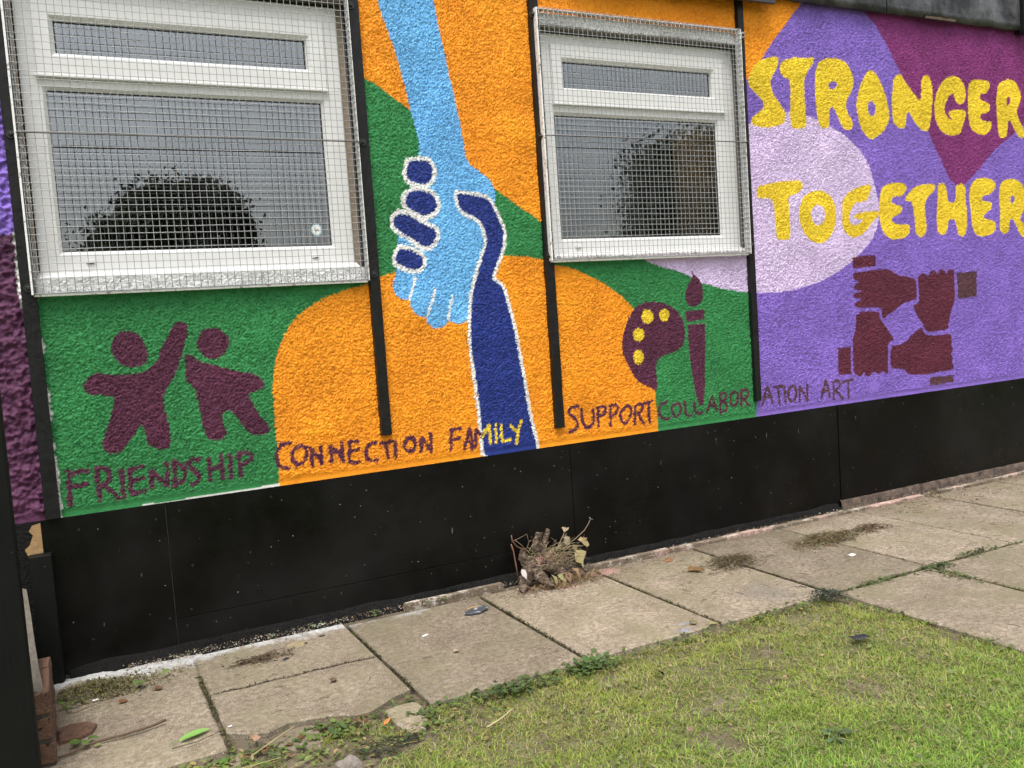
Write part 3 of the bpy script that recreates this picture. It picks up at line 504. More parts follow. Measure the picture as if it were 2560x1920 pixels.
 ('painted_brush','plum','P',0,[2.843,1.174,2.963,1.176,2.961,1.123,2.844,1.119],None),
 ('painted_brush','plum','P',0,[2.852,1.104,2.963,1.105,2.961,1.005,2.949,0.895,2.942,0.784,2.926,0.689,2.898,0.688,2.879,0.753,2.867,0.843,2.855,0.939,2.852,1.028],None),
 ('painted_fist#0','maroon','P',1,[4.036,1.323,4.12,1.323,4.198,1.331,4.261,1.334,4.332,1.328,4.363,1.305,4.419,1.289,4.484,1.281,4.547,1.264,4.55,1.21,4.551,1.148,4.493,1.137,4.427,1.126,4.36,1.09,4.31,1.071,4.269,1.046,4.25,1.063,4.252,1.097,4.233,1.114,4.155,1.119,4.093,1.119,4.048,1.125,4.031,1.136,4.042,1.155,4.084,1.163,4.085,1.174,4.028,1.18,4.029,1.196,4.045,1.209,4.087,1.21,4.084,1.221,4.034,1.226,4.035,1.245,4.047,1.258,4.078,1.262,4.071,1.273,4.034,1.283,4.031,1.304],None),
 ('painted_cuff#0','maroon','P',0,[4.033,1.409,4.218,1.415,4.215,1.352,4.033,1.343],None),
 ('painted_fist#1','maroon','P',1,[4.562,1.283,4.592,1.293,4.626,1.295,4.654,1.274,4.673,1.302,4.703,1.313,4.724,1.3,4.74,1.282,4.754,1.31,4.785,1.315,4.806,1.303,4.818,1.279,4.832,1.307,4.863,1.31,4.891,1.305,4.889,1.224,4.889,1.13,4.865,1.091,4.841,1.045,4.826,0.994,4.81,0.945,4.719,0.946,4.634,0.946,4.609,0.967,4.586,1.009,4.546,1.046,4.508,1.113,4.562,1.119,4.568,1.153,4.567,1.209],None),
 ('painted_cuff#1','brown','P',0,[4.914,1.287,5.099,1.292,5.091,1.135,4.916,1.129],None),
 ('painted_fist#2','maroon','P',1,[4.043,1.103,4.232,1.095,4.234,1.048,4.275,1.006,4.313,0.965,4.347,0.92,4.302,0.91,4.289,0.888,4.29,0.832,4.286,0.732,4.268,0.727,4.237,0.75,4.209,0.73,4.167,0.753,4.134,0.726,4.103,0.728,4.085,0.755,4.06,0.73,4.019,0.744,4.004,0.762,4.006,0.855,4.008,0.964,4.028,0.979,4.038,1.016],None),
 ('painted_cuff#2','maroon','P',0,[3.888,0.905,3.99,0.908,3.989,0.753,3.887,0.754],None),
 ('painted_fist#3','maroon','P',1,[4.309,0.884,4.382,0.89,4.448,0.905,4.499,0.941,4.568,0.973,4.585,0.978,4.592,0.951,4.633,0.926,4.718,0.92,4.84,0.926,4.846,0.87,4.836,0.853,4.853,0.84,4.848,0.811,4.834,0.8,4.854,0.769,4.84,0.747,4.861,0.716,4.847,0.702,4.707,0.7,4.638,0.694,4.537,0.698,4.454,0.708,4.423,0.742,4.358,0.751,4.306,0.761],None),
 ('painted_cuff#3','brown','P',0,[4.637,0.665,4.671,0.674,4.845,0.67,4.856,0.628,4.72,0.623,4.639,0.625],None),
]


# ------------------------------------------------------------------ ground
def sheet(name, x0, x1, y0, y1, nx, ny, zf, mat, parent=None):
    mb = MB(); vs_ = []; fs_ = []
    for j in range(ny + 1):
        for i in range(nx + 1):
            x = x0 + (x1 - x0) * i / nx; y = y0 + (y1 - y0) * j / ny; vs_.append((x, y, zf(x, y)))
    for j in range(ny):
        for i in range(nx):
            a = j * (nx + 1) + i; fs_.append((a, a + 1, a + nx + 2, a + nx + 1))
    return mb.add(vs_, fs_).build(name, mat, parent, True)
tag(sheet('ground', -90, 110, -110, 90, 8, 8, lambda x, y: -0.09, M['far_grass']), kind='structure')

def nz(x, y, s=1.0, z=0.0): return mnoise.noise(Vector((x * s, y * s, z)))
pavement = tag(sheet('pavement', -0.9, 7.2, -4.6, 0.06, 160, 90, lambda x, y: -0.022 + 0.006 * nz(x, y, 14) + (0.0 if (y > -1.06 or x > 2.66) else -0.04), M['dirt']), kind='structure')
tag(pavement, 'concrete slab pavement along the foot of the wall', None)

# slabs 0.6 x 0.9 m with their joints where the photograph has them
xj = [-0.26, 0.352, 0.952, 1.550, 2.140, 2.715, 3.295, 3.870, 4.455, 5.05, 5.65, 6.25, 6.85]
def slab_poly(x0, x1, y0, y1, gap=0.006, n=9, amp=0.0022, seed=0):
    """outline with slightly broken edges, counter-clockwise"""
    pts = []
    def edge(ax, ay, bx, by):
        for k in range(n):
            f = k / n; x = ax + (bx - ax) * f; y = ay + (by - ay) * f
            d = amp * (1 + 1.8 * max(0, nz(x, y, 7, seed))) * nz(x, y, 30, seed + 3.3)
            l = math.hypot(bx - ax, by - ay); pts.append((x - (by - ay) / l * d, y + (bx - ax) / l * d))
    g = gap
    edge(x0 + g, y0 + g, x1 - g, y0 + g); edge(x1 - g, y0 + g, x1 - g, y1 - g); edge(x1 - g, y1 - g, x0 + g, y1 - g); edge(x0 + g, y1 - g, x0 + g, y0 + g)
    return pts
def add_slab(poly, tilt=None, top=0.0, name='paving_slab', mat=None):
    tx, ty = tilt or (rng.uniform(-0.004, 0.004), rng.uniform(-0.003, 0.003))
    cx = sum(p[0] for p in poly) / len(poly); cy = sum(p[1] for p in poly) / len(poly)
    dz = rng.uniform(-0.002, 0.003)
    return MB().prism(poly, -0.05, top, 0.005, lambda x, y: dz + (x - cx) * tx + (y - cy) * ty).build(name, mat or M['slab'], pavement)
for i in range(len(xj) - 1):
    x0, x1 = xj[i], xj[i + 1]
    yb = -0.105 if i > 1 else (-0.07 if i == 1 else -0.30)
    if i == 0:      # leftmost slab, its back edge lost in moss
        add_slab(slab_poly(-0.20, x1, -0.945, -0.30, 0.007, seed=1), (0, 0.004), -0.004)
    elif i == 1:    # cracked right across, front corner broken away
        P_ = slab_poly(x0, x1, -0.985, yb, 0.007, seed=2)
        crack = [(x0 + 0.007 + (x1 - x0 - 0.014) * k / 16, -0.507 + 0.012 * nz(k * 0.55, 3.7, 1.0) + 0.004 * nz(k * 2.1, 1.3) - 0.016 * (k / 16) ** 3) for k in range(17)]
        CRACK = crack
        back = [(x1 - 0.007, yb - 0.007), (x0 + 0.007, yb - 0.007)]
        add_slab([(x, y + 0.0036) for x, y in crack] + back, (0.0, 0.002), 0.001)
        front = [(x0 + 0.007, -0.83), (0.38, -0.845), (0.418, -0.883), (0.469, -0.900), (0.539, -0.872), (0.610, -0.890), (0.671, -0.907), (0.738, -0.945), (0.775, -0.947), (0.809, -0.930), (0.879, -0.885), (x1 - 0.007, -0.862)]
        add_slab(front + [(x, y - 0.0036) for x, y in crack[::-1]], (0.0, 0.003), -0.001)
        add_slab([(0.818, -0.962), (0.822, -1.070), (0.838, -1.150), (0.886, -1.150), (0.918, -1.085), (0.932, -1.020), (0.926, -0.960), (0.870, -0.950)], (0.03, 0.02), -0.004)
        add_slab([(0.452, -0.968), (0.512, -1.050), (0.588, -1.072), (0.612, -1.001), (0.606, -0.925), (0.565, -0.912), (0.502, -0.925)], (-0.02, 0.03), -0.008)
        add_slab([(0.30, -0.985), (0.335, -1.05), (0.40, -1.06), (0.405, -0.97)], (-0.02, 0.03), -0.016)
    else:
        add_slab(slab_poly(x0, x1, -1.015, yb, 0.007, seed=i + 2))
# path running out from the wall on the right
for i in range(5, len(xj) - 1):
    for j in range(4):
        add_slab(slab_poly(xj[i] + (0.012 if i == 5 else -0.012), xj[i + 1] - 0.012, -1.022 - 0.905 * (j + 1), -1.022 - 0.905 * j, 0.008, seed=40 + i * 5 + j))

# concrete edging laid against the wall foot
ex = [(1.23, 1.70, -0.062, -0.018), (2.02, 2.62, -0.074, -0.026), (2.625, 3.20, -0.088, -0.036), (3.205, 3.82, -0.100, -0.046), (3.825, 4.43, -0.108, -0.056), (4.60, 5.2, -0.10, -0.05), (5.21, 5.8, -0.10, -0.05), (5.81, 6.4, -0.10, -0.05)]
for k, (x0, x1, y0, y1) in enumerate(ex):
    P_ = slab_poly(x0, x1, y0 + 0.006, y1 - 0.006, 0.002, 16, 0.006, 90 + k)
    MB().prism(P_, -0.05, 0.008 + 0.006 * (k == 0), 0.004).build('edging_stone', M['edging'], pavement)

# lawn soil
def soil_z(x, y): return -0.022 + 0.010 * nz(x, y, 5) + 0.006 * nz(x, y, 17) + (0.010 if y < -1.2 and x < 2.6 else 0)
lawn = tag(sheet('lawn_soil', -1.6, 2.722, -5.0, -0.975, 150, 140, lambda x, y: soil_z(x, y) - (0.04 if y > -1.01 else 0), M['soil']), kind='structure')

# ------------------------------------------------------------------ building
building = empty('building', (2.6, 0.3, 0))
tag(building, 'low building with bright roughcast mural wall, black plinth and two white windows', 'building')
BL = Matrix.Translation((-2.6, -0.3, 0))
def bpart(o):
    """parts are modelled in world coordinates; keep them there under the building"""
    o.matrix_parent_inverse = BL
    return o

# ---- mural: one fine relief of roughcast, coloured by the painted shapes, cut into panels and painted motifs
OPEN = [(-0.022, 1.190, 1.452, 2.535), (2.095, 3.286, 1.470, 2.515)]      # window openings x0 x1 z0 z1
STEP = 0.0042
X0, X1, Z0, Z1 = -0.60, 6.00, 0.588, 2.782
nx = int(round((X1 - X0) / STEP)); nzz = int(round((Z1 - Z0) / STEP))
gx = X0 + np.arange(nx + 1) * STEP; gz = Z0 + np.arange(nzz + 1) * STEP
GX, GZ = np.meshgrid(gx, gz)
nr = np.random.RandomState(3)
def band(lo, hi, seed, aspect=1.0):
    """random field holding wavelengths between lo and hi metres, unit deviation"""
    w = np.random.RandomState(seed).standard_normal(GX.shape)
    F = np.fft.rfft2(w); fz = np.fft.fftfreq(GX.shape[0], STEP)[:, None]; fx = np.fft.rfftfreq(GX.shape[1], STEP)[None, :]
    f = np.sqrt((fx * aspect) ** 2 + (fz / aspect) ** 2)
    g = np.exp(-(f * lo) ** 2 * 0.9) - np.exp(-(f * hi) ** 2 * 0.9)
    r_ = np.fft.irfft2(F * g, s=GX.shape); return r_ / r_.std()
n1 = band(0.0048, 0.0135, 1, 0.9); n2 = band(0.026, 0.075, 2); n3 = band(0.2, 0.9, 4); n4 = band(0.011, 0.026, 5)
grit_ = band(0.0035, 0.007, 12)
# thrown pebble-dash: rounded grains standing proud of sharp pits
relief = 0.0017 * np.tanh(n1 * 1.1) + 0.0007 * n4 - 0.0034 * np.clip(-n1 - 0.6, 0, 1.6) + 0.0010 * grit_ + 0.0006 * n2 + 0.0010 * n3
coarse = 0.0034 * n2 + 0.0012 * n4 + 0.0006 * n1 + 0.004 * np.tanh(band(0.08, 0.2, 9) * 2)
relief = np.where(GX < -0.06, coarse, relief)
# smooth trowelled patch and the smooth stop bead at the foot of the render
def soft(x, a, b): return np.clip((x - a) / (b - a), 0, 1)
dpat = np.hypot((GX - 4.165) / 0.045, (GZ - 0.660) / 0.032)
relief *= 0.2 + 0.8 * soft(dpat, 0.8, 1.2)
relief *= 0.12 + 0.88 * soft(GZ + 0.003 * n2, 0.610, 0.624)
relief -= 0.004 * (1 - soft(GZ, 0.604, 0.622))
# colours
jx = GX + 0.0019 * n1 + 0.0012 * n2; jz = GZ + 0.0019 * band(0.0055, 0.016, 6) + 0.0012 * n4
VCOL = np.zeros(GX.shape + (3,)); PID = np.zeros(GX.shape, dtype=np.int32); NAMES = ['']
def chaikin(p, n, closed=True):
    for _ in range(n):
        q = []
        rngk = range(len(p)) if closed else range(len(p) - 1)
        if not closed: q.append(p[0])
        for k in rngk:
            a, b = p[k], p[(k + 1) % len(p)]
            q.append((0.78 * a[0] + 0.22 * b[0], 0.78 * a[1] + 0.22 * b[1])); q.append((0.22 * a[0] + 0.78 * b[0], 0.22 * a[1] + 0.78 * b[1]))
        if not closed: q.append(p[-1])
        p = q
    return p
def inside(p, x, z):
    r_ = np.zeros(x.shape, dtype=bool)
    for k in range(len(p)):
        (xa, za), (xb, zb) = p[k], p[(k + 1) % len(p)]
        if za == zb: continue
        r_ ^= ((za > z) != (zb > z)) & (x < (xb - xa) * (z - za) / (zb - za) + xa)
    return r_
def dist(p, x, z, closed):
    d = np.full(x.shape, 9.0)
    for k in range(len(p) if closed else len(p) - 1):
        (xa, za), (xb, zb) = p[k], p[(k + 1) % len(p)]
        L2 = (xb - xa) ** 2 + (zb - za) ** 2 + 1e-12
        f = np.clip(((x - xa) * (xb - xa) + (z - za) * (zb - za)) / L2, 0, 1)
        d = np.minimum(d, np.hypot(x - xa - f * (xb - xa), z - za - f * (zb - za)))
    return d
for part, colr, kind, sm, flat, extra in MURAL:
    p = list(zip(flat[::2], flat[1::2]))
    closed = kind != 'L'
    p = chaikin(p, sm, closed) if (sm and len(p) > 2) else p
    pad = 0.03
    i0 = max(0, int((min(q[0] for q in p) - pad - X0) / STEP)); i1 = min(nx + 1, int((max(q[0] for q in p) + pad - X0) / STEP) + 1)
    k0 = max(0, int((min(q[1] for q in p) - pad - Z0) / STEP)); k1 = min(nzz + 1, int((max(q[1] for q in p) + pad - Z0) / STEP) + 1)
    if i1 <= i0 or k1 <= k0: continue
    sx, sz = jx[k0:k1, i0:i1], jz[k0:k1, i0:i1]
    if kind == 'P':
        mk = inside(p, sx, sz)
        if extra:
            h = chaikin(list(zip(extra[::2], extra[1::2])), 1); mk &= ~inside(h, sx, sz)
    elif kind == 'B':
        mk = inside(p, sx, sz) | (dist(p, sx, sz, True) < extra * (1 + 0.06 * n2[k0:k1, i0:i1]))
        # a loaded brush leaves the deep pits unpainted
        mk &= ~((n1[k0:k1, i0:i1] < -2.5) & ~inside(p, sx, sz))
    else:
        mk = dist(p, sx, sz, False) < extra * 0.5 * (1 + 0.18 * n2[k0:k1, i0:i1])
        mk &= ~(n1[k0:k1, i0:i1] < -2.1)
    VCOL[k0:k1, i0:i1][mk] = PAINT[colr]
    if part not in NAMES: NAMES.append(part)
    PID[k0:k1, i0:i1][mk] = NAMES.index(part)
# white band of old paint round the window openings, seen behind the guards, and chipped white along the foot
for (ox0, ox1, oz0, oz1), (gx0, gx1, gz0, gz1) in zip(OPEN, ((-0.045, 1.19, 1.400, 2.60), (2.072, 3.25, 1.455, 2.574))):
    mk = (jx > gx0) & (jx < gx1) & (jz > gz0) & (jz < gz1)
    VCOL[mk] = (0.80, 0.80, 0.80); PID[mk] = 0
    if ox0 > 1:
        mk2 = mk & (GZ < oz0 + 0.01); VCOL[mk2] = (0.42, 0.38, 0.37)
chip = (GZ < 0.5955 + 0.0030 * n3) & (np.abs(GX - 0.50) < 0.26)
VCOL[chip] = (0.70, 0.70, 0.66)
chip = (GX > -0.05) & (GX < -0.026 + 0.003 * n2) & (GZ < 1.38); VCOL[chip & (n3 > -0.2)] = (0.62, 0.63, 0.6)
chip = (GX < -0.06) & (GX > -0.090 + 0.003 * n2) & (GZ > 1.35) & (GZ < 1.62); VCOL[chip] = (0.7, 0.7, 0.68)
VCOL *= (1 + 0.05 * n3[..., None] + 0.04 * n2[..., None])
VCOL = np.clip(VCOL, 0, 0.95)
# faces
fi, fk = np.meshgrid(np.arange(nx), np.arange(nzz))
cx = gx[:-1][fi] + STEP / 2; cz = gz[:-1][fk] + STEP / 2
keep = np.ones(cx.shape, bool)
for ox0, ox1, oz0, oz1 in OPEN: keep &= ~((cx > ox0) & (cx < ox1) & (cz > oz0) & (cz < oz1))
BAT = [-0.0585, 1.2195, 2.0665, 3.2790]
panel = np.zeros(cx.shape, np.int32)
for b in BAT: panel += cx > b
fid = PID[:-1, :-1]
WN = nx + 1
def sub_mesh(name, mask, parent):
    a = (fk * WN + fi)[mask & keep]
    if a.size == 0: return None
    q = np.stack([a, a + 1, a + WN + 1, a + WN], 1)
    u, inv = np.unique(q, return_inverse=True); inv = inv.reshape(q.shape)
    me = bpy.data.meshes.new(name)
    me.vertices.add(len(u)); me.loops.add(inv.size); me.polygons.add(len(q))
    co = np.stack([GX.ravel()[u], -relief.ravel()[u], GZ.ravel()[u]], 1).astype(np.float32)
    me.vertices.foreach_set('co', co.ravel()); me.loops.foreach_set('vertex_index', inv.astype(np.int32).ravel())
    me.polygons.foreach_set('loop_start', np.arange(0, inv.size, 4, dtype=np.int32)); me.polygons.foreach_set('use_smooth', np.ones(len(q), bool))
    me.update()
    at = me.color_attributes.new('Col', 'FLOAT_COLOR', 'POINT')
    at.data.foreach_set('color', np.concatenate([VCOL.reshape(-1, 3)[u], np.ones((len(u), 1))], 1).astype(np.float32).ravel())
    me.materials.append(M['mural'])
    o = bpy.data.objects.new(name, me); return link(o, parent)
panel_labels = ['dark plum and violet wall panel left of the black batten', 'green wall panel under the larger window with two dark figures',
                'orange wall panel with a light hand gripping a navy hand', 'orange and green wall panel with palette and brush under the window', 'violet wall panel with yellow lettering and four fists']
panels = []
for k in range(5):
    o = sub_mesh('wall_panel', (panel == k) & (fid == 0), None); o.parent = building; bpart(o); o['label'] = panel_labels[k]; panels.append(o)
word_labels = {'FRIENDSHIP': 'dark plum hand-painted word FRIENDSHIP', 'CONNECTION': 'dark plum hand-painted word CONNECTION', 'FAMILY': 'hand-painted word FAMILY, last letters yellow',
               'SUPPORT': 'dark plum hand-painted word SUPPORT', 'COLLABORATION': 'hand-painted word COLLABORATION split by a black batten', 'ART': 'brown hand-painted word ART'}
for idx, nm in enumerate(NAMES):
    if not nm: continue
    base, _, suf = nm.partition('#')
    for k in range(5):
        mk = (fid == idx) & (panel == k)
        if mk.sum() < 6: continue
        name = {'painted_light_hand': 'painted_hand', 'painted_dark_hand': 'painted_hand'}.get(base, base)
        o = sub_mesh(name, mk, panels[k])
        if base == 'painted_letter': o['label'] = 'yellow painted letter ' + suf[-1]
        if base == 'painted_word': o['label'] = word_labels[suf]
        if base == 'painted_light_hand': o['label'] = 'light blue painted arm and hand reaching down'
        if base == 'painted_dark_hand': o['label'] = 'navy painted arm and hand with white outline'
        if base == 'painted_palette': o['label'] = 'dark plum painted palette with four yellow dots'
        if base == 'painted_brush': o['label'] = 'dark plum painted paintbrush'

# solid wall behind the render, with reveals of the openings
mb = MB()
def wallbox(x0, x1, z0, z1): mb.box(x0, x1, 0.012, 0.16, z0, z1)
xs = [X0, OPEN[0][0], OPEN[0][1], OPEN[1][0], OPEN[1][1], X1]
wallbox(xs[0], xs[1], 0.0, 3.3); wallbox(xs[2], xs[3], 0.0, 3.3); wallbox(xs[4], xs[5], 0.0, 3.3)
wallbox(xs[1], xs[2], 0.0, OPEN[0][2]); wallbox(xs[1], xs[2], OPEN[0][3], 3.3); wallbox(xs[3], xs[4], 0.0, OPEN[1][2]); wallbox(xs[3], xs[4], OPEN[1][3], 3.3)
M['core'] = simple('old_wall_core', (0.13, 0.125, 0.115), 0.9, 0.4, 18, 0.5, 40, 0.006)
o = mb.build('wall_core', M['core'], building); bpart(o)
# render edge along openings (thickness of the roughcast)
for (ox0, ox1, oz0, oz1) in OPEN:
    e = MB()
    for xa in (ox1, ox0 - 0.006):
        o = MB().box(xa, xa + 0.006, -0.001, 0.03, oz0, oz1).build('reveal_lining', M['wood_reveal'], building); bpart(o)
    h = MB(); h.box(ox0 - 0.004, ox1 + 0.004, 0.0, 0.10, oz1 - 0.004, oz1 + 0.01)
    o = h.build('window_head', M['mortar'], building); bpart(o)

# ---- battens
def batten(x0, x1, z0, z1, y0=-0.022, name='batten'):
    mb = MB(); n_ = 26
    for s_, e_ in ((0, 1),):
        vs_ = []; fs_ = []
        for k in range(n_ + 1):
            z = z0 + (z1 - z0) * k / n_
            a = 0.0016 * nz(z, x0, 9); b = 0.0016 * nz(z, x1, 9, 3); c_ = 0.0012 * nz(z, x0, 14, 8)
            vs_ += [(x0 + a, 0.004, z), (x0 + a + 0.002, y0 + c_, z), (x1 + b - 0.002, y0 - c_, z), (x1 + b, 0.004, z)]
        for k in range(n_):
            for j in range(3):
                A = k * 4 + j; fs_.append((A, A + 1, A + 5, A + 4))
        fs_ += [(0, 3, 2, 1), (n_ * 4, n_ * 4 + 1, n_ * 4 + 2, n_ * 4 + 3)]
        mb.add(vs_, fs_)
    o = mb.build(name, M['batten'], building); bpart(o); return o
batten(-0.084, -0.033, 0.592, 2.80); batten(1.196, 1.243, 0.742, 2.80); batten(2.043, 2.090, 0.673, 2.80); batten(3.259, 3.299, 0.674, 2.80)

# ---- black plinth boards with their screws
def board(x0, x1, z0, z1, screws=(), y0=0.0):
    o = MB().box(x0, x1, y0, 0.0115, z0, z1).build('plinth_board', M['plinth'], building, bevel=0.0012); bpart(o)
    for (sx, sz) in screws:
        s_ = MB(); s_.tube([(sx, y0 + 0.002, sz), (sx, y0 - 0.0016, sz)], [0.0055, 0.0042], 8)
        c_ = s_.build('screw', M['bolt'], o)
    return o
board(-0.098, 0.3205, 0.010, 0.588, [(0.02, 0.535), (0.285, 0.53), (0.03, 0.12), (0.30, 0.14)], 0.002)
board(0.3235, 2.1185, 0.1335, 0.588, [(0.37, 0.55), (0.40, 0.33), (0.62, 0.34), (0.72, 0.55), (1.05, 0.55), (1.36, 0.545), (1.72, 0.54), (2.07, 0.53), (0.38, 0.16), (1.0, 0.17), (1.6, 0.17)], 0.001)
board(0.3235, 2.1185, 0.012, 0.1310, [(0.36, 0.10), (0.9, 0.10), (1.5, 0.10)], 0.001)
board(2.1225, 3.8665, 0.010, 0.588, [(2.17, 0.54), (2.55, 0.54), (2.95, 0.54), (3.4, 0.54), (3.82, 0.54), (2.17, 0.14), (3.0, 0.14), (3.82, 0.14)], 0.0025)
board(3.8705, 6.30, 0.045, 0.588, [(3.92, 0.54), (4.4, 0.54), (4.9, 0.54), (5.4, 0.54), (3.92, 0.12), (4.9, 0.12)], -0.001)
# bitumen slurry at the foot
mb = MB(); vs_ = []; fs_ = []; n_ = 190
for k in range(n_ + 1):
    x = -0.06 + 3.9 * k / n_
    w = 0.012 + 0.010 * nz(x, 0, 3.1) + 0.008 * nz(x, 4, 12); w = max(0.004, w); hh = 0.034 + 0.012 * nz(x, 2, 6)
    vs_ += [(x, 0.0, hh), (x, -0.006 - 0.2 * w, hh * 0.55), (x, -w, 0.002 + 0.006 * abs(nz(x, 1, 40))), (x, -w - 0.010, -0.02)]
for k in range(n_):
    for j in range(3): A = k * 4 + j; fs_.append((A, A + 1, A + 5, A + 4))
o = mb.add(vs_, fs_).build('bitumen_fillet', M['bitumen'], building, True); bpart(o)
# concrete footing seen under the right-hand board
mb = MB(); vs_ = []; fs_ = []; n_ = 60
for k in range(n_ + 1):
    x = 3.86 + 2.4 * k / n_; w = 0.004 + 0.008 * nz(x, 0, 8)
    vs_ += [(x, 0.006, 0.05), (x, -0.004 - w, 0.043 + 0.006 * nz(x, 5, 15)), (x, -0.008 - 1.4 * abs(w), 0.015), (x, -0.02 - 1.6 * abs(w), -0.03)]
for k in range(n_):
    for j in range(3): A = k * 4 + j; fs_.append((A, A + 1, A + 5, A + 4))
o = mb.add(vs_, fs_).build('footing', M['footing'], building, True); bpart(o)

# ---- left end: exposed old wall and board stub
o = MB().box(-0.85, -0.1, 0.0, 0.0115, 0.0, 0.586).build('felt_patch', M['bitumen'], building); bpart(o)
P_ = [(-0.128, 0.575), (-0.101, 0.580), (-0.101, 0.470), (-0.150, 0.468), (-0.158, 0.492), (-0.142, 0.505), (-0.128, 0.540), (-0.140, 0.556)]
mb = MB(); mb.add([(x, -0.004, z) for x, z in P_] + [(x, 0.004, z) for x, z in P_], [tuple(range(8))[::-1]] + [(k, (k + 1) % 8, 8 + (k + 1) % 8, 8 + k) for k in range(8)])
o = mb.build('exposed_board', M['insulation'], building); bpart(o)
P_ = slab_poly(-0.146, -0.076, -0.055, -0.022, 0.0, 3, 0.001, 5)
o = MB().prism([(-0.147, -0.055), (-0.077, -0.058), (-0.072, -0.004), (-0.147, -0.004)], -0.01, 0.472, 0.002).build('board_stub', M['post'], building); bpart(o)
o['label'] = 'short upright black board leaning on the plinth end'

# ---- fascia of black roofing felt and its joint cover
def fascia_panel(x0, x1, z0, z1, y0, seed):
    nxx, nz_ = 40, 14; vs_ = []; fs_ = []
    for j in range(nz_ + 1):
        for i in range(nxx + 1):
            x = x0 + (x1 - x0) * i / nxx; z = z0 + (z1 - z0) * j / nz_
            edge = min(i, nxx - i) / 3.0; edge = min(1, edge)
            yy = y0 - edge * (0.022 * max(0, nz(x, z, 4.5, seed)) + 0.008 * nz(x, z, 12, seed))
            zz = z + (0.006 * nz(x, 0, 9, seed) + 0.004 * nz(x, 3, 31, seed) if j == 0 else 0)
            vs_.append((x, yy, zz))
    for j in range(nz_):
        for i in range(nxx): A = j * (nxx + 1) + i; fs_.append((A, A + 1, A + nxx + 2, A + nxx + 1))
    n0 = len(vs_)
    for i in range(nxx + 1): vs_.append((vs_[i][0], -0.002, vs_[i][2] + 0.004))
    for i in range(nxx): fs_.append((i, n0 + i, n0 + i + 1, i + 1))
    o = MB().add(vs_, fs_).build('fascia_panel', M['flashing'] if seed in (23, 24) else M['felt'], building, True); bpart(o); return o
for k, (a, b) in enumerate(((-0.85, 1.2), (1.203, 3.30), (3.303, 4.330), (4.335, 4.93), (4.934, 5.523), (5.59, 6.30))):
    fascia_panel(a, b, 2.765, 3.30, -0.040 - 0.003 * (k % 2), 20 + k)
o = MB().box(5.525, 5.588, -0.066, 0.0, 2.745, 3.30).build('joint_cover', M['batten'], building, bevel=0.003); bpart(o)
o = MB().add(*[[(x, -0.054 - 0.004 * nz(x, 1, 40), 2.768 + 0.012 * abs(nz(x, 2, 22))) for x in np.linspace(4.64, 4.90, 12)] + [(x, -0.050, 2.757) for x in np.linspace(4.64, 4.90, 12)], [(i, i + 1, 13 + i, 12 + i) for i in range(11)]]).build('torn_felt_edge', M['felt_worn'], building); bpart(o)
o = MB().box(-0.85, 6.30, -0.05, 0.25, 3.30, 3.36).build('roof_edge', M['felt'], building); bpart(o)
sign = MB().box(2.25, 3.468, -0.078, -0.058, 2.716, 3.26).build('sign_board', M['sign'], None, bevel=0.002)
tag(sign, 'plain dark grey board fixed to the fascia above the smaller window', 'sign')

# ---- windows (white plastic frames), world coordinates under the building
FY = 0.048                                        # front face of the outer frame
def ring(mb, x0, x1, z0, z1, wl, wr, wb_, wt, y0, y1, chamfer=0.0):
    """four mitred bars round an opening; inner edge chamfered back"""
    O = [(x0, z0), (x1, z0), (x1, z1), (x0, z1)]
    I = [(x0 + wl, z0 + wb_), (x1 - wr, z0 + wb_), (x1 - wr, z1 - wt), (x0 + wl, z1 - wt)]
    c_ = chamfer
    I2 = [(I[0][0] - c_, I[0][1] - c_), (I[1][0] + c_, I[1][1] - c_), (I[2][0] + c_, I[2][1] + c_), (I[3][0] - c_, I[3][1] + c_)]
    rings = [[(x, y1, z) for x, z in O], [(x, y0 + 0.002, z) for x, z in O], [(x + (0.002 if k in (0, 3) else -0.002), y0, z + (0.002 if k < 2 else -0.002)) for k, (x, z) in enumerate(O)],
             [(x, y0, z) for x, z in I2], [(x, y0 + c_ * 1.3, z) for x, z in I], [(x, y1, z) for x, z in I]]
    vs_ = [v for r_ in rings for v in r_]; fs_ = []
    for a in range(len(rings) - 1):
        for k in range(4): k2 = (k + 1) % 4; fs_.append((a * 4 + k, a * 4 + k2, a * 4 + 4 + k2, a * 4 + 4 + k))
    return mb.add(vs_, fs_)
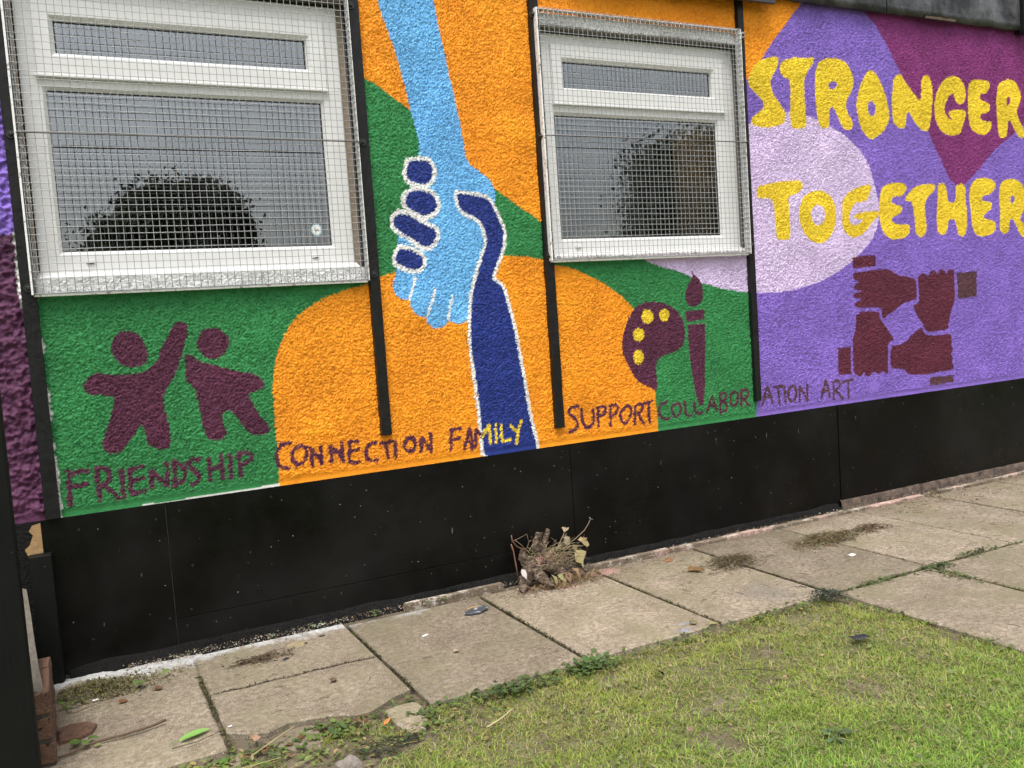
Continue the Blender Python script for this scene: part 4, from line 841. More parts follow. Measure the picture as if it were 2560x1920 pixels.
def window(fx0, fx1, fz0, fz1, lower, upper, sash, caps, label):
    f = MB()
    ring(f, fx0, fx1, fz0, sash[2] - 0.004, lower[0] - fx0, fx1 - lower[1], lower[2] - fz0, sash[2] - 0.004 - lower[3], FY, FY + 0.06, 0.012)
    # outer frame round the top light
    ring(f, fx0, fx1, sash[2] - 0.0035, fz1, sash[0] - fx0 + 0.006, fx1 - sash[1] + 0.006, 0.008, fz1 - sash[3] + 0.006, FY, FY + 0.06, 0.004)
    w = f.build('window', M['upvc'], building); bpart(w); w['label'] = label
    s_ = MB(); ring(s_, sash[0], sash[1], sash[2], sash[3], upper[0] - sash[0], sash[1] - upper[1], upper[2] - sash[2], sash[3] - upper[3], FY - 0.012, FY + 0.05, 0.014)
    s_.build('top_sash', M['upvc'], w)
    s2 = MB(); s2.box(sash[0] - 0.004, sash[1] + 0.004, FY - 0.020, FY - 0.006, sash[2] - 0.008, sash[2] + 0.0015); s2.build('drip_rail', M['upvc'], w, bevel=0.002)
    for (a, b, c_, d) in (lower, upper):
        g_ = MB(); ring(g_, a - 0.003, b + 0.003, c_ - 0.003, d + 0.003, 0.008, 0.008, 0.006, 0.008, FY + 0.0185, FY + 0.022); g_.build('gasket', M['gasket'], w)
        p_ = MB(); p_.add([(a - 0.002, FY + 0.020, c_ - 0.002), (b + 0.002, FY + 0.020, c_ - 0.002), (b + 0.002, FY + 0.020, d + 0.002), (a - 0.002, FY + 0.020, d + 0.002)], [(0, 1, 2, 3)]); p_.build('pane', M['glass'], w)
    for (cx_, cz_) in caps:
        c_ = MB(); c_.box(cx_ - 0.0145, cx_ + 0.0145, FY - 0.007, FY + 0.002, cz_ - 0.004, cz_ + 0.008); c_.box(cx_ - 0.0125, cx_ - 0.0015, FY - 0.0076, FY, cz_ - 0.0058, cz_ - 0.0042)
        o_ = c_.build('drain_cap', M['upvc'], w, bevel=0.0015)
        g_ = MB(); g_.box(cx_ - 0.012, cx_ + 0.012, FY - 0.006, FY - 0.001, cz_ - 0.0075, cz_ - 0.0042); g_.build('drain_slot', M['gasket'], w)
    # sloping sill
    sl = MB(); n_ = 30; vs_ = []; fs_ = []
    for k in range(n_ + 1):
        x = fx0 - 0.004 + (fx1 - fx0 + 0.008) * k / n_; r_ = 0.002 * nz(x, 0, 14)
        vs_ += [(x, FY + 0.004, fz0 + 0.002), (x, FY - 0.010, fz0 - 0.004 + r_), (x, -0.002, fz0 - 0.020 + r_), (x, 0.002, fz0 - 0.029)]
    for k in range(n_):
        for j in range(3): A = k * 4 + j; fs_.append((A, A + 4, A + 5, A + 1))
    sl.add(vs_, fs_).build('sill', M['upvc'], w, True)
    return w
w1 = window(-0.016, 1.163, 1.476, 2.520, (0.064, 1.074, 1.551, 2.134), (0.108, 1.026, 2.265, 2.382), (0.036, 1.099, 2.183, 2.449), [(0.152, 1.512), (0.994, 1.507)], 'larger white window at the left, sticker in its lower corner')
w2 = window(2.104, 3.268, 1.488, 2.502, (2.186, 3.148, 1.554, 2.131), (2.244, 3.123, 2.258, 2.380), (2.172, 3.196, 2.182, 2.452), [(2.265, 1.515)], 'smaller white window with tan curtain behind its right side')
for (wx0, wx1, wz0, wz1, oo) in ((1.163, 1.190, 1.46, 2.535, w1), (3.268, 3.286, 1.475, 2.515, w2)):
    o = MB().box(wx0 + 0.001, wx1 - 0.0005, FY + 0.012, FY + 0.05, wz0, wz1).build('packing_strip', M['wood_reveal'], oo)
# octagonal sticker inside the lower corner of the larger window
st = MB(); cx_, cz_ = 1.014, 1.618
oc = lambda r_, y: [(cx_ + r_ * math.cos(R(22.5 + 45 * k)), y, cz_ + r_ * 1.15 * math.sin(R(22.5 + 45 * k))) for k in range(8)]
st.add(oc(0.0235, FY + 0.0185), [tuple(range(8))]); stk = st.build('sticker', M['sticker'], w1)
st = MB(); st.add(oc(0.0185, FY + 0.0180), [tuple(range(8))]); st.build('sticker_face', M['paper'], stk)
st = MB(); st.tube([(cx_ - 0.008, FY + 0.0175, cz_ + 0.006), (cx_ - 0.002, FY + 0.0175, cz_ - 0.006), (cx_ + 0.003, FY + 0.0175, cz_ + 0.002), (cx_ + 0.009, FY + 0.0175, cz_ - 0.004)], 0.0022, 5); st.build('sticker_mark', M['sticker_dark'], stk)

# ---- room behind
def inbox(x0, x1, y0, y1, z0, z1):
    return [(x, y, z) for x in (x0, x1) for y in (y0, y1) for z in (z0, z1)], [(0, 2, 3, 1), (4, 5, 7, 6), (2, 6, 7, 3), (0, 4, 6, 2), (1, 3, 7, 5)]
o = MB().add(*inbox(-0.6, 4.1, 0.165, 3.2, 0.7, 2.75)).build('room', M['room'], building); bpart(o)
o = MB().box(-0.03, 1.175, 0.112, 0.33, 1.516, 1.536).build('inner_sill', M['upvc'], building); bpart(o)
o = MB().box(2.09, 3.275, 0.112, 0.33, 1.520, 1.540).build('inner_sill', M['upvc'], building); bpart(o)
mb = MB(); vs_ = []; fs_ = []; n_ = 40
for k in range(n_ + 1):
    x = 2.912 + 0.26 * k / n_; y = 0.122 + 0.006 * math.sin(k * 1.05) + 0.003 * math.sin(k * 2.3)
    vs_ += [(x, y, 1.545), (x, y, 2.30), (x, y + 0.003, 2.30), (x, y + 0.003, 1.545)]
for k in range(n_):
    for j in range(4): A = k * 4 + j; B_ = k * 4 + (j + 1) % 4; fs_.append((A, A + 4, B_ + 4, B_))
cur = mb.add(vs_, fs_).build('curtain', M['curtain'], None, True); tag(cur, 'tan curtain hanging inside at the right of the smaller window', 'curtain')
mb = MB()
q = [(2.275, 0.126, 1.5405), (2.578, 0.134, 1.5405), (2.578, 0.150, 1.664), (2.290, 0.138, 1.585)]
mb.add(q + [(x, y + 0.004, z) for x, y, z in q], [(0, 1, 2, 3), (7, 6, 5, 4), (0, 4, 5, 1), (3, 2, 6, 7), (0, 3, 7, 4), (1, 5, 6, 2)])
q = [(2.432, 0.113, 1.5405), (2.575, 0.119, 1.5405), (2.575, 0.124, 1.632), (2.432, 0.117, 1.622)]
mb.add(q + [(x, y + 0.010, z) for x, y, z in q], [(0, 1, 2, 3), (7, 6, 5, 4), (0, 4, 5, 1), (3, 2, 6, 7), (0, 3, 7, 4), (1, 5, 6, 2)])
tag(mb.build('paper_folder', M['paper'], None), 'white paper folder propped on the inner sill of the smaller window', 'folder')

# ------------------------------------------------------------------ window guards of welded wire
def guard(x0, x1, z0, z1, rod_z, bolts, label, seed):
    g = empty('window_guard', ((x0 + x1) / 2, -0.02, z0))
    tag(g, label, 'window guard', 'wire guards over the windows')
    inv = Matrix.Translation((-(x0 + x1) / 2, 0.02, -z0))
    def gp(o): o.matrix_parent_inverse = inv; return o
    yf = -0.052; r_ = random.Random(seed)
    mb = MB(); cell = 0.0254
    # upright wires sit behind, level wires in front, each a little bent, turned back to the wall at top and bottom
    nxw = int((x1 - x0) / cell); nzw = int((z1 - z0) / cell)
    for i in range(nxw + 1):
        x = x0 + 0.004 + i * (x1 - x0 - 0.008) / nxw; ph = r_.uniform(0, 9)
        pts = [(x, -0.012, z0 - 0.0005)] + [(x + 0.0024 * nz(z, ph, 3.3) + 0.0006 * nz(z, ph, 17), yf + 0.0024 + 0.0015 * nz(z, ph, 2), z) for z in np.linspace(z0, z1, 22)] + [(x, -0.012, z1)]
        mb.tube(pts, 0.00125, 5, False)
    for k in range(nzw + 1):
        z = z0 + k * (z1 - z0) / nzw; ph = r_.uniform(0, 9)
        pts = [(x0, -0.012, z)] + [(x, yf + 0.0015 * nz(x, ph, 2), z + 0.0026 * nz(x, ph, 3.1) + 0.0007 * nz(x, ph, 19)) for x in np.linspace(x0, x1, 24)] + [(x1, -0.012, z)]
        mb.tube(pts, 0.00125, 5, False)
    for yy in (-0.032, -0.012):
        for z in (z0, z1): mb.tube([(x0, yy, z), (x1, yy, z)], 0.00125, 5, False)
        for x in (x0, x1): mb.tube([(x, yy, z0), (x, yy, z1)], 0.00125, 5, False)
    wg = gp(mb.build('wire_grid', M['wire'], g, True)); wg['kind'] = 'stuff'
    # painted edge bars: along the bottom and at both sides
    for nm, b in (('edge_bar', (x0 - 0.003, x1 + 0.003, -0.030, -0.004, z0 - 0.010, z0 - 0.002)), ('edge_bar', (x0 - 0.010, x0 - 0.003, -0.050, -0.004, z0 - 0.004, z1)), ('edge_bar', (x1 + 0.0015, x1 + 0.005, -0.050, -0.004, z0 - 0.004, z1)), ('edge_bar', (x0 - 0.003, x1 + 0.003, -0.030, -0.004, z1 + 0.001, z1 + 0.005))):
        gp(MB().box(*b, jit=0.0006).build(nm, M['guard_bar'], g, bevel=0.001))
    mb = MB(); mb.tube([(x0 - 0.02, -0.030, rod_z), (x0 + 0.002, yf - 0.004, rod_z)] + [(x, yf - 0.0045, rod_z + 0.002 * nz(x, seed, 2)) for x in np.linspace(x0 + 0.02, x1 - 0.02, 9)] + [(x1 - 0.002, yf - 0.004, rod_z), (x1 + 0.02, -0.030, rod_z)], 0.0028, 6)
    gp(mb.build('cross_rod', M['rod'], g, True))
    for (bx, bz, pale) in bolts:
        w_ = MB(); w_.tube([(bx, -0.0205, bz), (bx, -0.0275, bz)], [0.0165, 0.015], 16); wa = gp(w_.build('washer', M['steel'] if pale else M['bolt'], g))
        h_ = MB(); h_.tube([(bx, -0.027, bz), (bx, -0.034, bz), (bx, -0.036, bz)], [0.0075, 0.0075, 0.005], 6); h_.build('bolt_head', M['bolt'], wa)
    return g
guard(-0.040, 1.184, 1.398, 2.580, 1.957, [(-0.062, 1.955, 0), (1.213, 1.962, 0), (1.207, 2.511, 0), (1.216, 1.420, 0), (-0.058, 1.42, 0)], 'welded wire guard over the larger left window', 3)
guard(2.070, 3.246, 1.450, 2.578, 2.011, [(2.056, 2.552, 0), (2.058, 2.012, 0), (3.276, 2.019, 0), (2.062, 1.470, 0), (3.276, 1.492, 0), (3.282, 2.560, 1)], 'welded wire guard over the smaller right window', 5)

# ------------------------------------------------------------------ left foreground: post and brick pier
post = MB().box(-0.243, -0.140, -0.895, -0.795, -0.05, 2.6).build('fence_post', M['post'], None, bevel=0.004)
tag(post, 'tall square black-stained timber post cut off by the left picture edge', 'post')
pier = empty('brick_pier', (-0.2, -0.5, 0)); tag(pier, 'broken stub of orange brick and grey mortar behind the black post', 'brick pier')
pinv = Matrix.Translation((0.2, 0.5, 0))
def pp(o): o.matrix_parent_inverse = pinv; return o
def brick(x0, x1, y0, y1, z0, z1, mat='brick'):
    b = MB(); nn = 3; bm = bmesh.new(); bmesh.ops.create_cube(bm, size=1.0); bmesh.ops.subdivide_edges(bm, edges=bm.edges, cuts=2, use_grid_fill=True)
    for v in bm.verts:
        p = Vector((x0 + (v.co.x + .5) * (x1 - x0), y0 + (v.co.y + .5) * (y1 - y0), z0 + (v.co.z + .5) * (z1 - z0)))
        v.co = p + Vector((nz(p.x, p.y, 30, p.z * 30), nz(p.y, p.z, 30, p.x * 30 + 5), nz(p.z, p.x, 30, p.y * 30 + 9))) * 0.005
    me = bpy.data.meshes.new('brick'); bm.to_mesh(me); bm.free(); me.materials.append(M[mat])
    o = bpy.data.objects.new('brick', me); link(o, pier); pp(o)
    bv = o.modifiers.new('bevel', 'BEVEL'); bv.width = 0.004; bv.segments = 2; return o
for k, z in enumerate((0.0, 0.075, 0.150)):
    dx = 0.004 * (k % 2)
    brick(-0.325, -0.215, -0.74, -0.52, z + 0.004, z + 0.067)
    brick(-0.205, -0.104 - dx, -0.745, -0.525, z + 0.004, z + 0.067)
    brick(-0.325, -0.104 - dx, -0.515, -0.41, z + 0.004, z + 0.067)
    if k < 2: brick(-0.325, -0.108, -0.400, -0.18, z + 0.004, z + 0.067)
m_ = MB(); m_.box(-0.320, -0.112, -0.735, -0.185, -0.03, 0.148, 0.002); pp(m_.build('mortar_bed', M['mortar'], pier))
# raking lump of mortar and render that climbs towards the wall
mb = MB(); prof = [(-0.735, 0.212, -0.120), (-0.60, 0.245, -0.130), (-0.45, 0.29, -0.142), (-0.30, 0.335, -0.150), (-0.10, 0.37, -0.158)]
vs_ = []; fs_ = []
for y, z, xr in prof:
    j = lambda: rng.uniform(-0.005, 0.005)
    vs_ += [(-0.33, y, 0.10), (-0.33, y, z + 0.02), (xr - 0.03, y + j(), z + 0.012 + j()), (xr + j(), y, z + j()), (xr + 0.006, y, 0.10)]
for k in range(len(prof) - 1):
    for j in range(4): A = k * 5 + j; fs_.append((A, A + 1, A + 6, A + 5))
fs_ += [(0, 4, 3, 2, 1), tuple((len(prof) - 1) * 5 + q for q in range(5))]
pp(mb.add(vs_, fs_).build('mortar_cap', M['mortar'], pier))
# broken half brick lying on the slab corner
tag(MB().prism([(-0.100, -0.60), (-0.045, -0.605), (-0.005, -0.58), (0.010, -0.53), (-0.015, -0.495), (-0.07, -0.485), (-0.105, -0.505)], -0.02, 0.012, 0.006).build('brick_fragment', M['brick'], None), 'flat broken piece of orange brick lying beside the brick pier', 'brick')

# ------------------------------------------------------------------ plants and litter
def jitc(c, a=0.25):
    k = 1 + rng.uniform(-a, a); return tuple(max(0.0, v * k * (1 + rng.uniform(-a, a) * 0.4)) for v in c)
G1, G2, G3 = (0.105, 0.165, 0.035), (0.175, 0.230, 0.055), (0.060, 0.105, 0.032)
STRAW, BROWN, DARKB = (0.32, 0.26, 0.12), (0.16, 0.085, 0.040), (0.05, 0.034, 0.022)
def leaf(mb, p, L, W, yaw, pitch, roll=0.0, col=G1, fold=0.25, curl=0.4, teeth=0.0, crumple=0.0):
    """leaf blade of eight faces with a folded midrib, curling to the tip"""
    n_ = 4; vs_ = []; fs_ = []
    rot = Matrix.Rotation(yaw, 4, 'Z') @ Matrix.Rotation(-pitch, 4, 'Y') @ Matrix.Rotation(roll, 4, 'X')
    prof = (0.12, 0.80, 1.0, 0.62, 0.03)
    for k in range(n_ + 1):
        f = k / n_; w = prof[k] * W * 0.5 * (1 + (rng.uniform(-teeth, teeth) if teeth else 0)); x = L * f; z = -curl * L * f * f * 0.5
        for s_ in (-1, 0, 1):
            cr_ = crumple * W; vs_.append(Vector(p) + (rot @ Vector((x + rng.uniform(-cr_, cr_) * .5, s_ * w + rng.uniform(-cr_, cr_), z + abs(s_) * w * fold + rng.uniform(-cr_, cr_)))) if crumple else Vector(p) + (rot @ Vector((x, s_ * w, z + abs(s_) * w * fold))))
    for k in range(n_):
        for j in range(2): A = k * 3 + j; fs_.append((A, A + 1, A + 4, A + 3))
    mb.add(vs_, fs_, jitc(col, 0.18)); return mb
def blade(mb, p, L, W, yaw, lean, col, bend=0.5):
    d = Vector((math.cos(yaw), math.sin(yaw), 0)); s_ = Vector((-d.y, d.x, 0)) * W * 0.5
    a = Vector(p); b = a + d * (L * 0.5 * math.sin(lean)) + Vector((0, 0, L * 0.5 * math.cos(lean)))
    l2 = min(1.75, lean + bend); c_ = b + d * (L * 0.5 * math.sin(l2)) + Vector((0, 0, L * 0.5 * math.cos(l2)))
    mb.add([a - s_, a + s_, b - s_ * 0.8, b + s_ * 0.8, c_], [(0, 1, 3, 2), (2, 3, 4)], col)
def stick(mb, pts, r0, r1, col, n=5, rough=0.12):
    k = len(pts); mb.tube(pts, [r0 + (r1 - r0) * i / (k - 1) for i in range(k)], n, True, rough, col)

# ---- grass of the lawn, one mass
def lawn_density(x, y):
    d = 0.72 + 0.55 * nz(x, y, 2.6, 4.0) + 0.55 * nz(x, y, 8.0, 9.0)
    for (px, py, rx, ry, a) in ((2.03, -1.30, 0.12, 0.09, 0.8), (1.80, -1.26, 0.11, 0.08, 0.6), (1.72, -1.47, 0.13, 0.09, 0.6), (2.07, -1.72, 0.16, 0.10, 0.9), (1.52, -1.70, 0.12, 0.10, 0.7), (1.9, -1.9, 0.1, 0.08, 0.5), (0.60, -1.16, 0.22, 0.10, 1.0), (0.78, -1.21, 0.12, 0.06, 0.8), (0.2, -1.02, 0.3, 0.09, 0.9)):
        d -= a * math.exp(-((x - px) / rx) ** 2 - ((y - py) / ry) ** 2)
    d += 0.55 * min(1, max(0, (-y - 1.55) / 0.5))
    return d
gm = MB(); r2 = random.Random(21)
def grass(n_, xa, xb, ya, yb, big=1.0):
    for _ in range(n_):
        x = r2.uniform(xa, xb); y = r2.uniform(ya, yb)
        if x > 2.74 + 0.03 * nz(y, 0, 14) or y > -0.998 + 0.045 * nz(x, 1, 10): continue
        d = lawn_density(x, y)
        if r2.random() > 0.12 + 0.95 * d: continue
        lush = min(1.0, max(0.0, (-y - 1.25) / 0.9 + 0.35 * nz(x, y, 2.0, 30)))
        t_ = min(0.999, max(0.0, r2.random() + 0.30 * nz(x, y, 3.4, 17.0) + 0.18 * nz(x, y, 11.0, 23.0)))
        base = (0.315, 0.370, 0.055) if t_ < 0.42 else ((0.190, 0.310, 0.042) if t_ < 0.66 + 0.1 * lush else ((0.42, 0.39, 0.115) if t_ < 0.88 + 0.06 * lush else (0.44, 0.37, 0.19)))
        k = r2.uniform(0.62, 1.2) * (1 + 0.22 * nz(x, y, 6.0, 41.0)); col = (base[0] * k * (1 - 0.12 * lush), base[1] * k * (1 + 0.12 * lush), base[2] * k)
        L = (r2.uniform(0.012, 0.028) + 0.022 * lush * r2.random() + 0.034 * max(0, nz(x, y, 4.5, 51.0) - 0.12)) * big
        blade(gm, (x, y, soil_z(x, y) - 0.001), L, r2.uniform(0.0014, 0.0028) * big, r2.uniform(0, 6.283), r2.uniform(0.55, 1.45), col, r2.uniform(0.1, 0.7))
grass(165000, -0.05, 2.76, -2.45, -1.0)
grass(26000, -1.6, 2.76, -4.9, -2.45, 1.6)
grass(4000, -1.6, -0.05, -2.45, -1.0, 1.3)
tag(gm.build('lawn_grass', M['plant'], None), 'short mown grass of the lawn with bare earth patches', None, None, 'stuff')

# ---- broad-leaved weeds and clippings massed along lawn edge and joints
wm = MB(); r3 = rng
def scatter_leaves(mb, path, n_, spread, size=(0.012, 0.03), cols=(G1, G2, G3), z0=0.0, flat=0.5):
    for _ in range(n_):
        k = r3.random() * (len(path) - 1); i = int(k); f = k - i
        a, b = path[i], path[min(i + 1, len(path) - 1)]
        x = a[0] + (b[0] - a[0]) * f + r3.gauss(0, spread); y = a[1] + (b[1] - a[1]) * f + r3.gauss(0, spread)
        L = r3.uniform(*size)
        leaf(mb, (x, y, z0 + r3.uniform(0.0, 0.008)), L, L * r3.uniform(0.4, 0.8), r3.uniform(0, 6.28), r3.uniform(-0.1, flat), r3.uniform(-0.4, 0.4), r3.choice(cols), r3.uniform(0.05, 0.35), r3.uniform(0.0, 0.6))
edge = [(0.95, -1.03), (1.3, -1.06), (1.55, -1.045), (2.15, -1.035), (2.68, -1.03)]
scatter_leaves(wm, edge, 420, 0.026, (0.010, 0.026), (G1, G2, (0.10, 0.13, 0.04), G3), -0.008)
scatter_leaves(wm, [(1.45, -1.06), (1.60, -1.05)], 90, 0.03, (0.016, 0.036), ((0.07, 0.12, 0.035), (0.10, 0.145, 0.05)), -0.004)
scatter_leaves(wm, [(1.12, -1.06), (1.30, -1.05)], 60, 0.025, (0.016, 0.034), ((0.06, 0.10, 0.035), (0.085, 0.12, 0.045)), -0.004)
scatter_leaves(wm, [(0.35, -1.02), (0.62, -0.99), (0.72, -1.0)], 130, 0.035, (0.012, 0.03), (G1, (0.12, 0.18, 0.04), G3, BROWN), -0.012)
scatter_leaves(wm, [(0.10, -0.99), (0.36, -1.0)], 80, 0.03, (0.015, 0.035), (G2, (0.14, 0.21, 0.05), STRAW), -0.016)
scatter_leaves(wm, [(2.70, -1.08), (2.735, -1.5), (2.74, -1.9)], 110, 0.022, (0.010, 0.022), (G1, G2, (0.13, 0.16, 0.05)), -0.008)
scatter_leaves(wm, [(0.93, -1.02), (0.90, -1.12)], 40, 0.02, (0.015, 0.03), (G3, G1), -0.012)
scatter_leaves(wm, [(0.62, -0.965), (0.80, -0.985), (0.94, -0.93)], 110, 0.022, (0.010, 0.024), (G1, G3, BROWN, (0.17, 0.16, 0.07)), -0.012)
scatter_leaves(wm, [(0.2, -1.06), (0.5, -1.12), (0.8, -1.18), (1.1, -1.12)], 260, 0.045, (0.010, 0.026), (G1, G2, G3, (0.16, 0.19, 0.06), STRAW), -0.010)
# loose clippings on the lawn
for _ in range(1500):
    x, y = r3.uniform(0.3, 2.7), r3.uniform(-2.3, -1.04)
    leaf(wm, (x, y, soil_z(x, y) + r3.uniform(0.006, 0.016)), r3.uniform(0.010, 0.026), r3.uniform(0.005, 0.013), r3.uniform(0, 6.28), r3.uniform(-0.3, 0.4), r3.uniform(-0.6, 0.6), r3.choice((G2, (0.17, 0.21, 0.08), STRAW, (0.20, 0.22, 0.09))), 0.1, 0.2)
for _ in range(1500):
    x, y = r3.uniform(0.2, 2.7), r3.uniform(-2.3, -1.02); a = r3.uniform(0, 6.28); L = r3.uniform(0.015, 0.05)
    z_ = soil_z(x, y) + 0.014
    stick(wm, [(x, y, z_), (x + L * 0.5 * math.cos(a), y + L * 0.5 * math.sin(a), z_ + 0.004), (x + L * math.cos(a + 0.2), y + L * math.sin(a + 0.2), z_)], 0.0010, 0.0006, jitc(STRAW, 0.3), 3)
tag(wm.build('lawn_edge_weeds', M['plant'], None), 'leafy weeds and cut clippings along the lawn edge', None, None, 'stuff')

# moss and tiny weeds in the slab joints
jm = MB()
def joint_fill(ax, ay, bx, by, n_, w, cols, size=(0.004, 0.011), z=-0.004):
    for _ in range(n_):
        f = r3.random(); x = ax + (bx - ax) * f + r3.gauss(0, w); y = ay + (by - ay) * f + r3.gauss(0, w)
        if nz(x, y, 6, 2.0) < -0.35: continue
        L = r3.uniform(*size); leaf(jm, (x, y, z + r3.uniform(-0.006, 0.005)), L, L * 0.7, r3.uniform(0, 6.28), r3.uniform(0, 1.0), 0, r3.choice(cols), 0.1, 0.3)
MOSS = ((0.085, 0.085, 0.022), (0.055, 0.065, 0.018), (0.05, 0.04, 0.022), (0.11, 0.10, 0.035))
joint_fill(0.352, -0.28, 0.352, -0.95, 420, 0.006, MOSS)
for x in xj[2:9]:
    joint_fill(x, -0.12, x, -1.0, 420, 0.0035, ((0.035, 0.028, 0.018), (0.022, 0.018, 0.012)), (0.004, 0.008), -0.006)
    joint_fill(x, -0.12, x, -1.0, 260, 0.0035, MOSS)
joint_fill(2.74, -1.02, 4.6, -1.018, 700, 0.006, (G1, G2, MOSS[0], MOSS[1]), (0.005, 0.014))
joint_fill(3.285, -1.03, 3.285, -1.92, 500, 0.007, (MOSS[0], (0.14, 0.14, 0.04), MOSS[3], G2), (0.004, 0.012))
for k in range(16):
    (xa, ya), (xb, yb_) = CRACK[k], CRACK[k + 1]
    joint_fill(xa, ya, xb, yb_, 55, 0.0022, ((0.035, 0.028, 0.018), (0.022, 0.018, 0.012), (0.06, 0.045, 0.028)), (0.003, 0.007), -0.001)
tag(jm.build('joint_moss', M['plant'], None), 'moss and soil grains filling the joints between slabs', None, None, 'stuff')

# moss cushion at the left corner
mm = MB()
for _ in range(2600):
    x = r3.gauss(0.03, 0.085); y = r3.gauss(-0.20, 0.062)
    if x < -0.10 or y > -0.05 or y < -0.40: continue
    hgt = 0.022 * math.exp(-((x - 0.0) / 0.12) ** 2 - ((y + 0.17) / 0.09) ** 2)
    L = r3.uniform(0.004, 0.012)
    leaf(mm, (x, y, hgt - 0.010 + r3.uniform(0, 0.003)), L, L * 0.6, r3.uniform(0, 6.28), r3.uniform(0.1, 1.3), 0, r3.choice(((0.14, 0.13, 0.035), (0.10, 0.10, 0.03), (0.19, 0.165, 0.05), (0.09, 0.08, 0.045), (0.16, 0.13, 0.08))), 0.1, 0.4)
for _ in range(260):
    x, y = r3.gauss(0.28, 0.1), r3.gauss(-0.16, 0.05)
    L = r3.uniform(0.003, 0.008); leaf(mm, (x, y, -0.010 + r3.uniform(0, 0.004)), L, L * 0.7, r3.uniform(0, 6.28), r3.uniform(0, 0.9), 0, r3.choice(((0.13, 0.12, 0.04), (0.10, 0.09, 0.04))), 0.1, 0.3)
tag(mm.build('moss_patch', M['plant'], None), 'yellow-green moss spreading in the left corner below the plinth', None, None, 'stuff')
# old concrete haunch under the moss, flat on the bedding
hm = sheet('haunch', -0.16, 0.40, -0.33, -0.006, 40, 24, lambda x, y: -0.012 + 0.022 * math.exp(-((x + 0.03) / 0.16) ** 2 - ((y + 0.12) / 0.12) ** 2) + 0.005 * nz(x, y, 16) + 0.004 * nz(x, y, 50), M['slab'], pavement)

# crumbs of grit and paint flakes at the wall foot and on the slabs
cm = MB()
def crumb(x, y, z, s_, col):
    vs_ = [(x + r3.uniform(-s_, s_), y + r3.uniform(-s_, s_), z + r3.uniform(0.0, s_ * 1.4)) for _ in range(4)]
    cm.add(vs_, [(0, 1, 2), (0, 2, 3), (0, 3, 1), (1, 3, 2)], jitc(col, 0.3))
for _ in range(5200):
    x = r3.uniform(0.12, 5.6); y = -0.012 - abs(r3.gauss(0, 0.045))
    crumb(x, y, -0.006 + 0.012 * r3.random() if y > -0.10 else 0.0, r3.uniform(0.0015, 0.006), r3.choice(((0.30, 0.24, 0.17), (0.20, 0.155, 0.10), (0.42, 0.37, 0.29), (0.10, 0.075, 0.05), (0.15, 0.115, 0.075), (0.04, 0.035, 0.03))))
for _ in range(2400):
    x = r3.uniform(1.45, 4.6); y = -0.10 - abs(r3.gauss(0, 0.12))
    crumb(x, y, 0.001, r3.uniform(0.0012, 0.0045), r3.choice(((0.10, 0.07, 0.045), (0.20, 0.15, 0.10), (0.45, 0.38, 0.30), (0.06, 0.045, 0.03))))
for _ in range(1100):
    x, y = r3.gauss(1.93, 0.13), r3.gauss(-0.20, 0.045)
    crumb(x, y, 0.001, r3.uniform(0.0015, 0.005), r3.choice(((0.10, 0.055, 0.035), (0.14, 0.085, 0.05), (0.05, 0.035, 0.025), (0.26, 0.16, 0.12), (0.5, 0.46, 0.4))))
for _ in range(900):
    x, y = r3.uniform(4.0, 5.9), -0.03 - abs(r3.gauss(0, 0.14))
    crumb(x, y, 0.001, r3.uniform(0.002, 0.007), r3.choice(((0.14, 0.10, 0.07), (0.24, 0.18, 0.13), (0.36, 0.30, 0.23), (0.07, 0.05, 0.035))))
for _ in range(420):
    x, y = r3.uniform(-0.05, 4.4), r3.uniform(-0.98, -0.14)
    crumb(x, y, 0.001, r3.uniform(0.0012, 0.004), r3.choice(((0.06, 0.045, 0.03), (0.12, 0.08, 0.05), (0.45, 0.40, 0.32))))
for _ in range(150):
    x, y = r3.uniform(0.15, 1.0), -0.02 - abs(r3.gauss(0, 0.03))
    crumb(x, y, -0.006, r3.uniform(0.002, 0.006), r3.choice(((0.55, 0.52, 0.46), (0.42, 0.37, 0.29))))
for _ in range(700):
    x, y = r3.gauss(0.70, 0.16), r3.gauss(-0.985, 0.045)
    crumb(x, y, -0.018, r3.uniform(0.002, 0.006), r3.choice(((0.06, 0.045, 0.028), (0.10, 0.075, 0.045), (0.035, 0.028, 0.02), (0.16, 0.12, 0.08))))
tag(cm.build('grit', M['dry'], None), 'crumbs of grit and paint flakes along the wall foot', None, None, 'stuff')
# fine twiggy litter on the slabs
lm = MB()
def litter(x, y, L, a, col, z=0.002, r_=0.0011):
    m_ = (x + L * 0.5 * math.cos(a), y + L * 0.5 * math.sin(a), z + r3.uniform(0, 0.003)); a2 = a + r3.uniform(-0.5, 0.5)
    stick(lm, [(x, y, z), m_, (m_[0] + L * 0.5 * math.cos(a2), m_[1] + L * 0.5 * math.sin(a2), z)], r_, r_ * 0.6, col, 3)
for _ in range(330):
    litter(r3.uniform(2.2, 4.6), r3.uniform(-0.95, -0.12), r3.uniform(0.012, 0.06), r3.uniform(0, 6.28), jitc(r3.choice((DARKB, BROWN, STRAW)), 0.3))
for _ in range(60):
    litter(r3.uniform(0.0, 2.2), r3.uniform(-0.95, -0.15), r3.uniform(0.01, 0.04), r3.uniform(0, 6.28), jitc(r3.choice((DARKB, BROWN, STRAW)), 0.3))
for _ in range(150):
    litter(r3.uniform(4.0, 5.8), r3.uniform(-0.34, -0.05), r3.uniform(0.02, 0.08), r3.uniform(-0.5, 0.5), jitc(r3.choice((DARKB, BROWN, STRAW, STRAW)), 0.3))
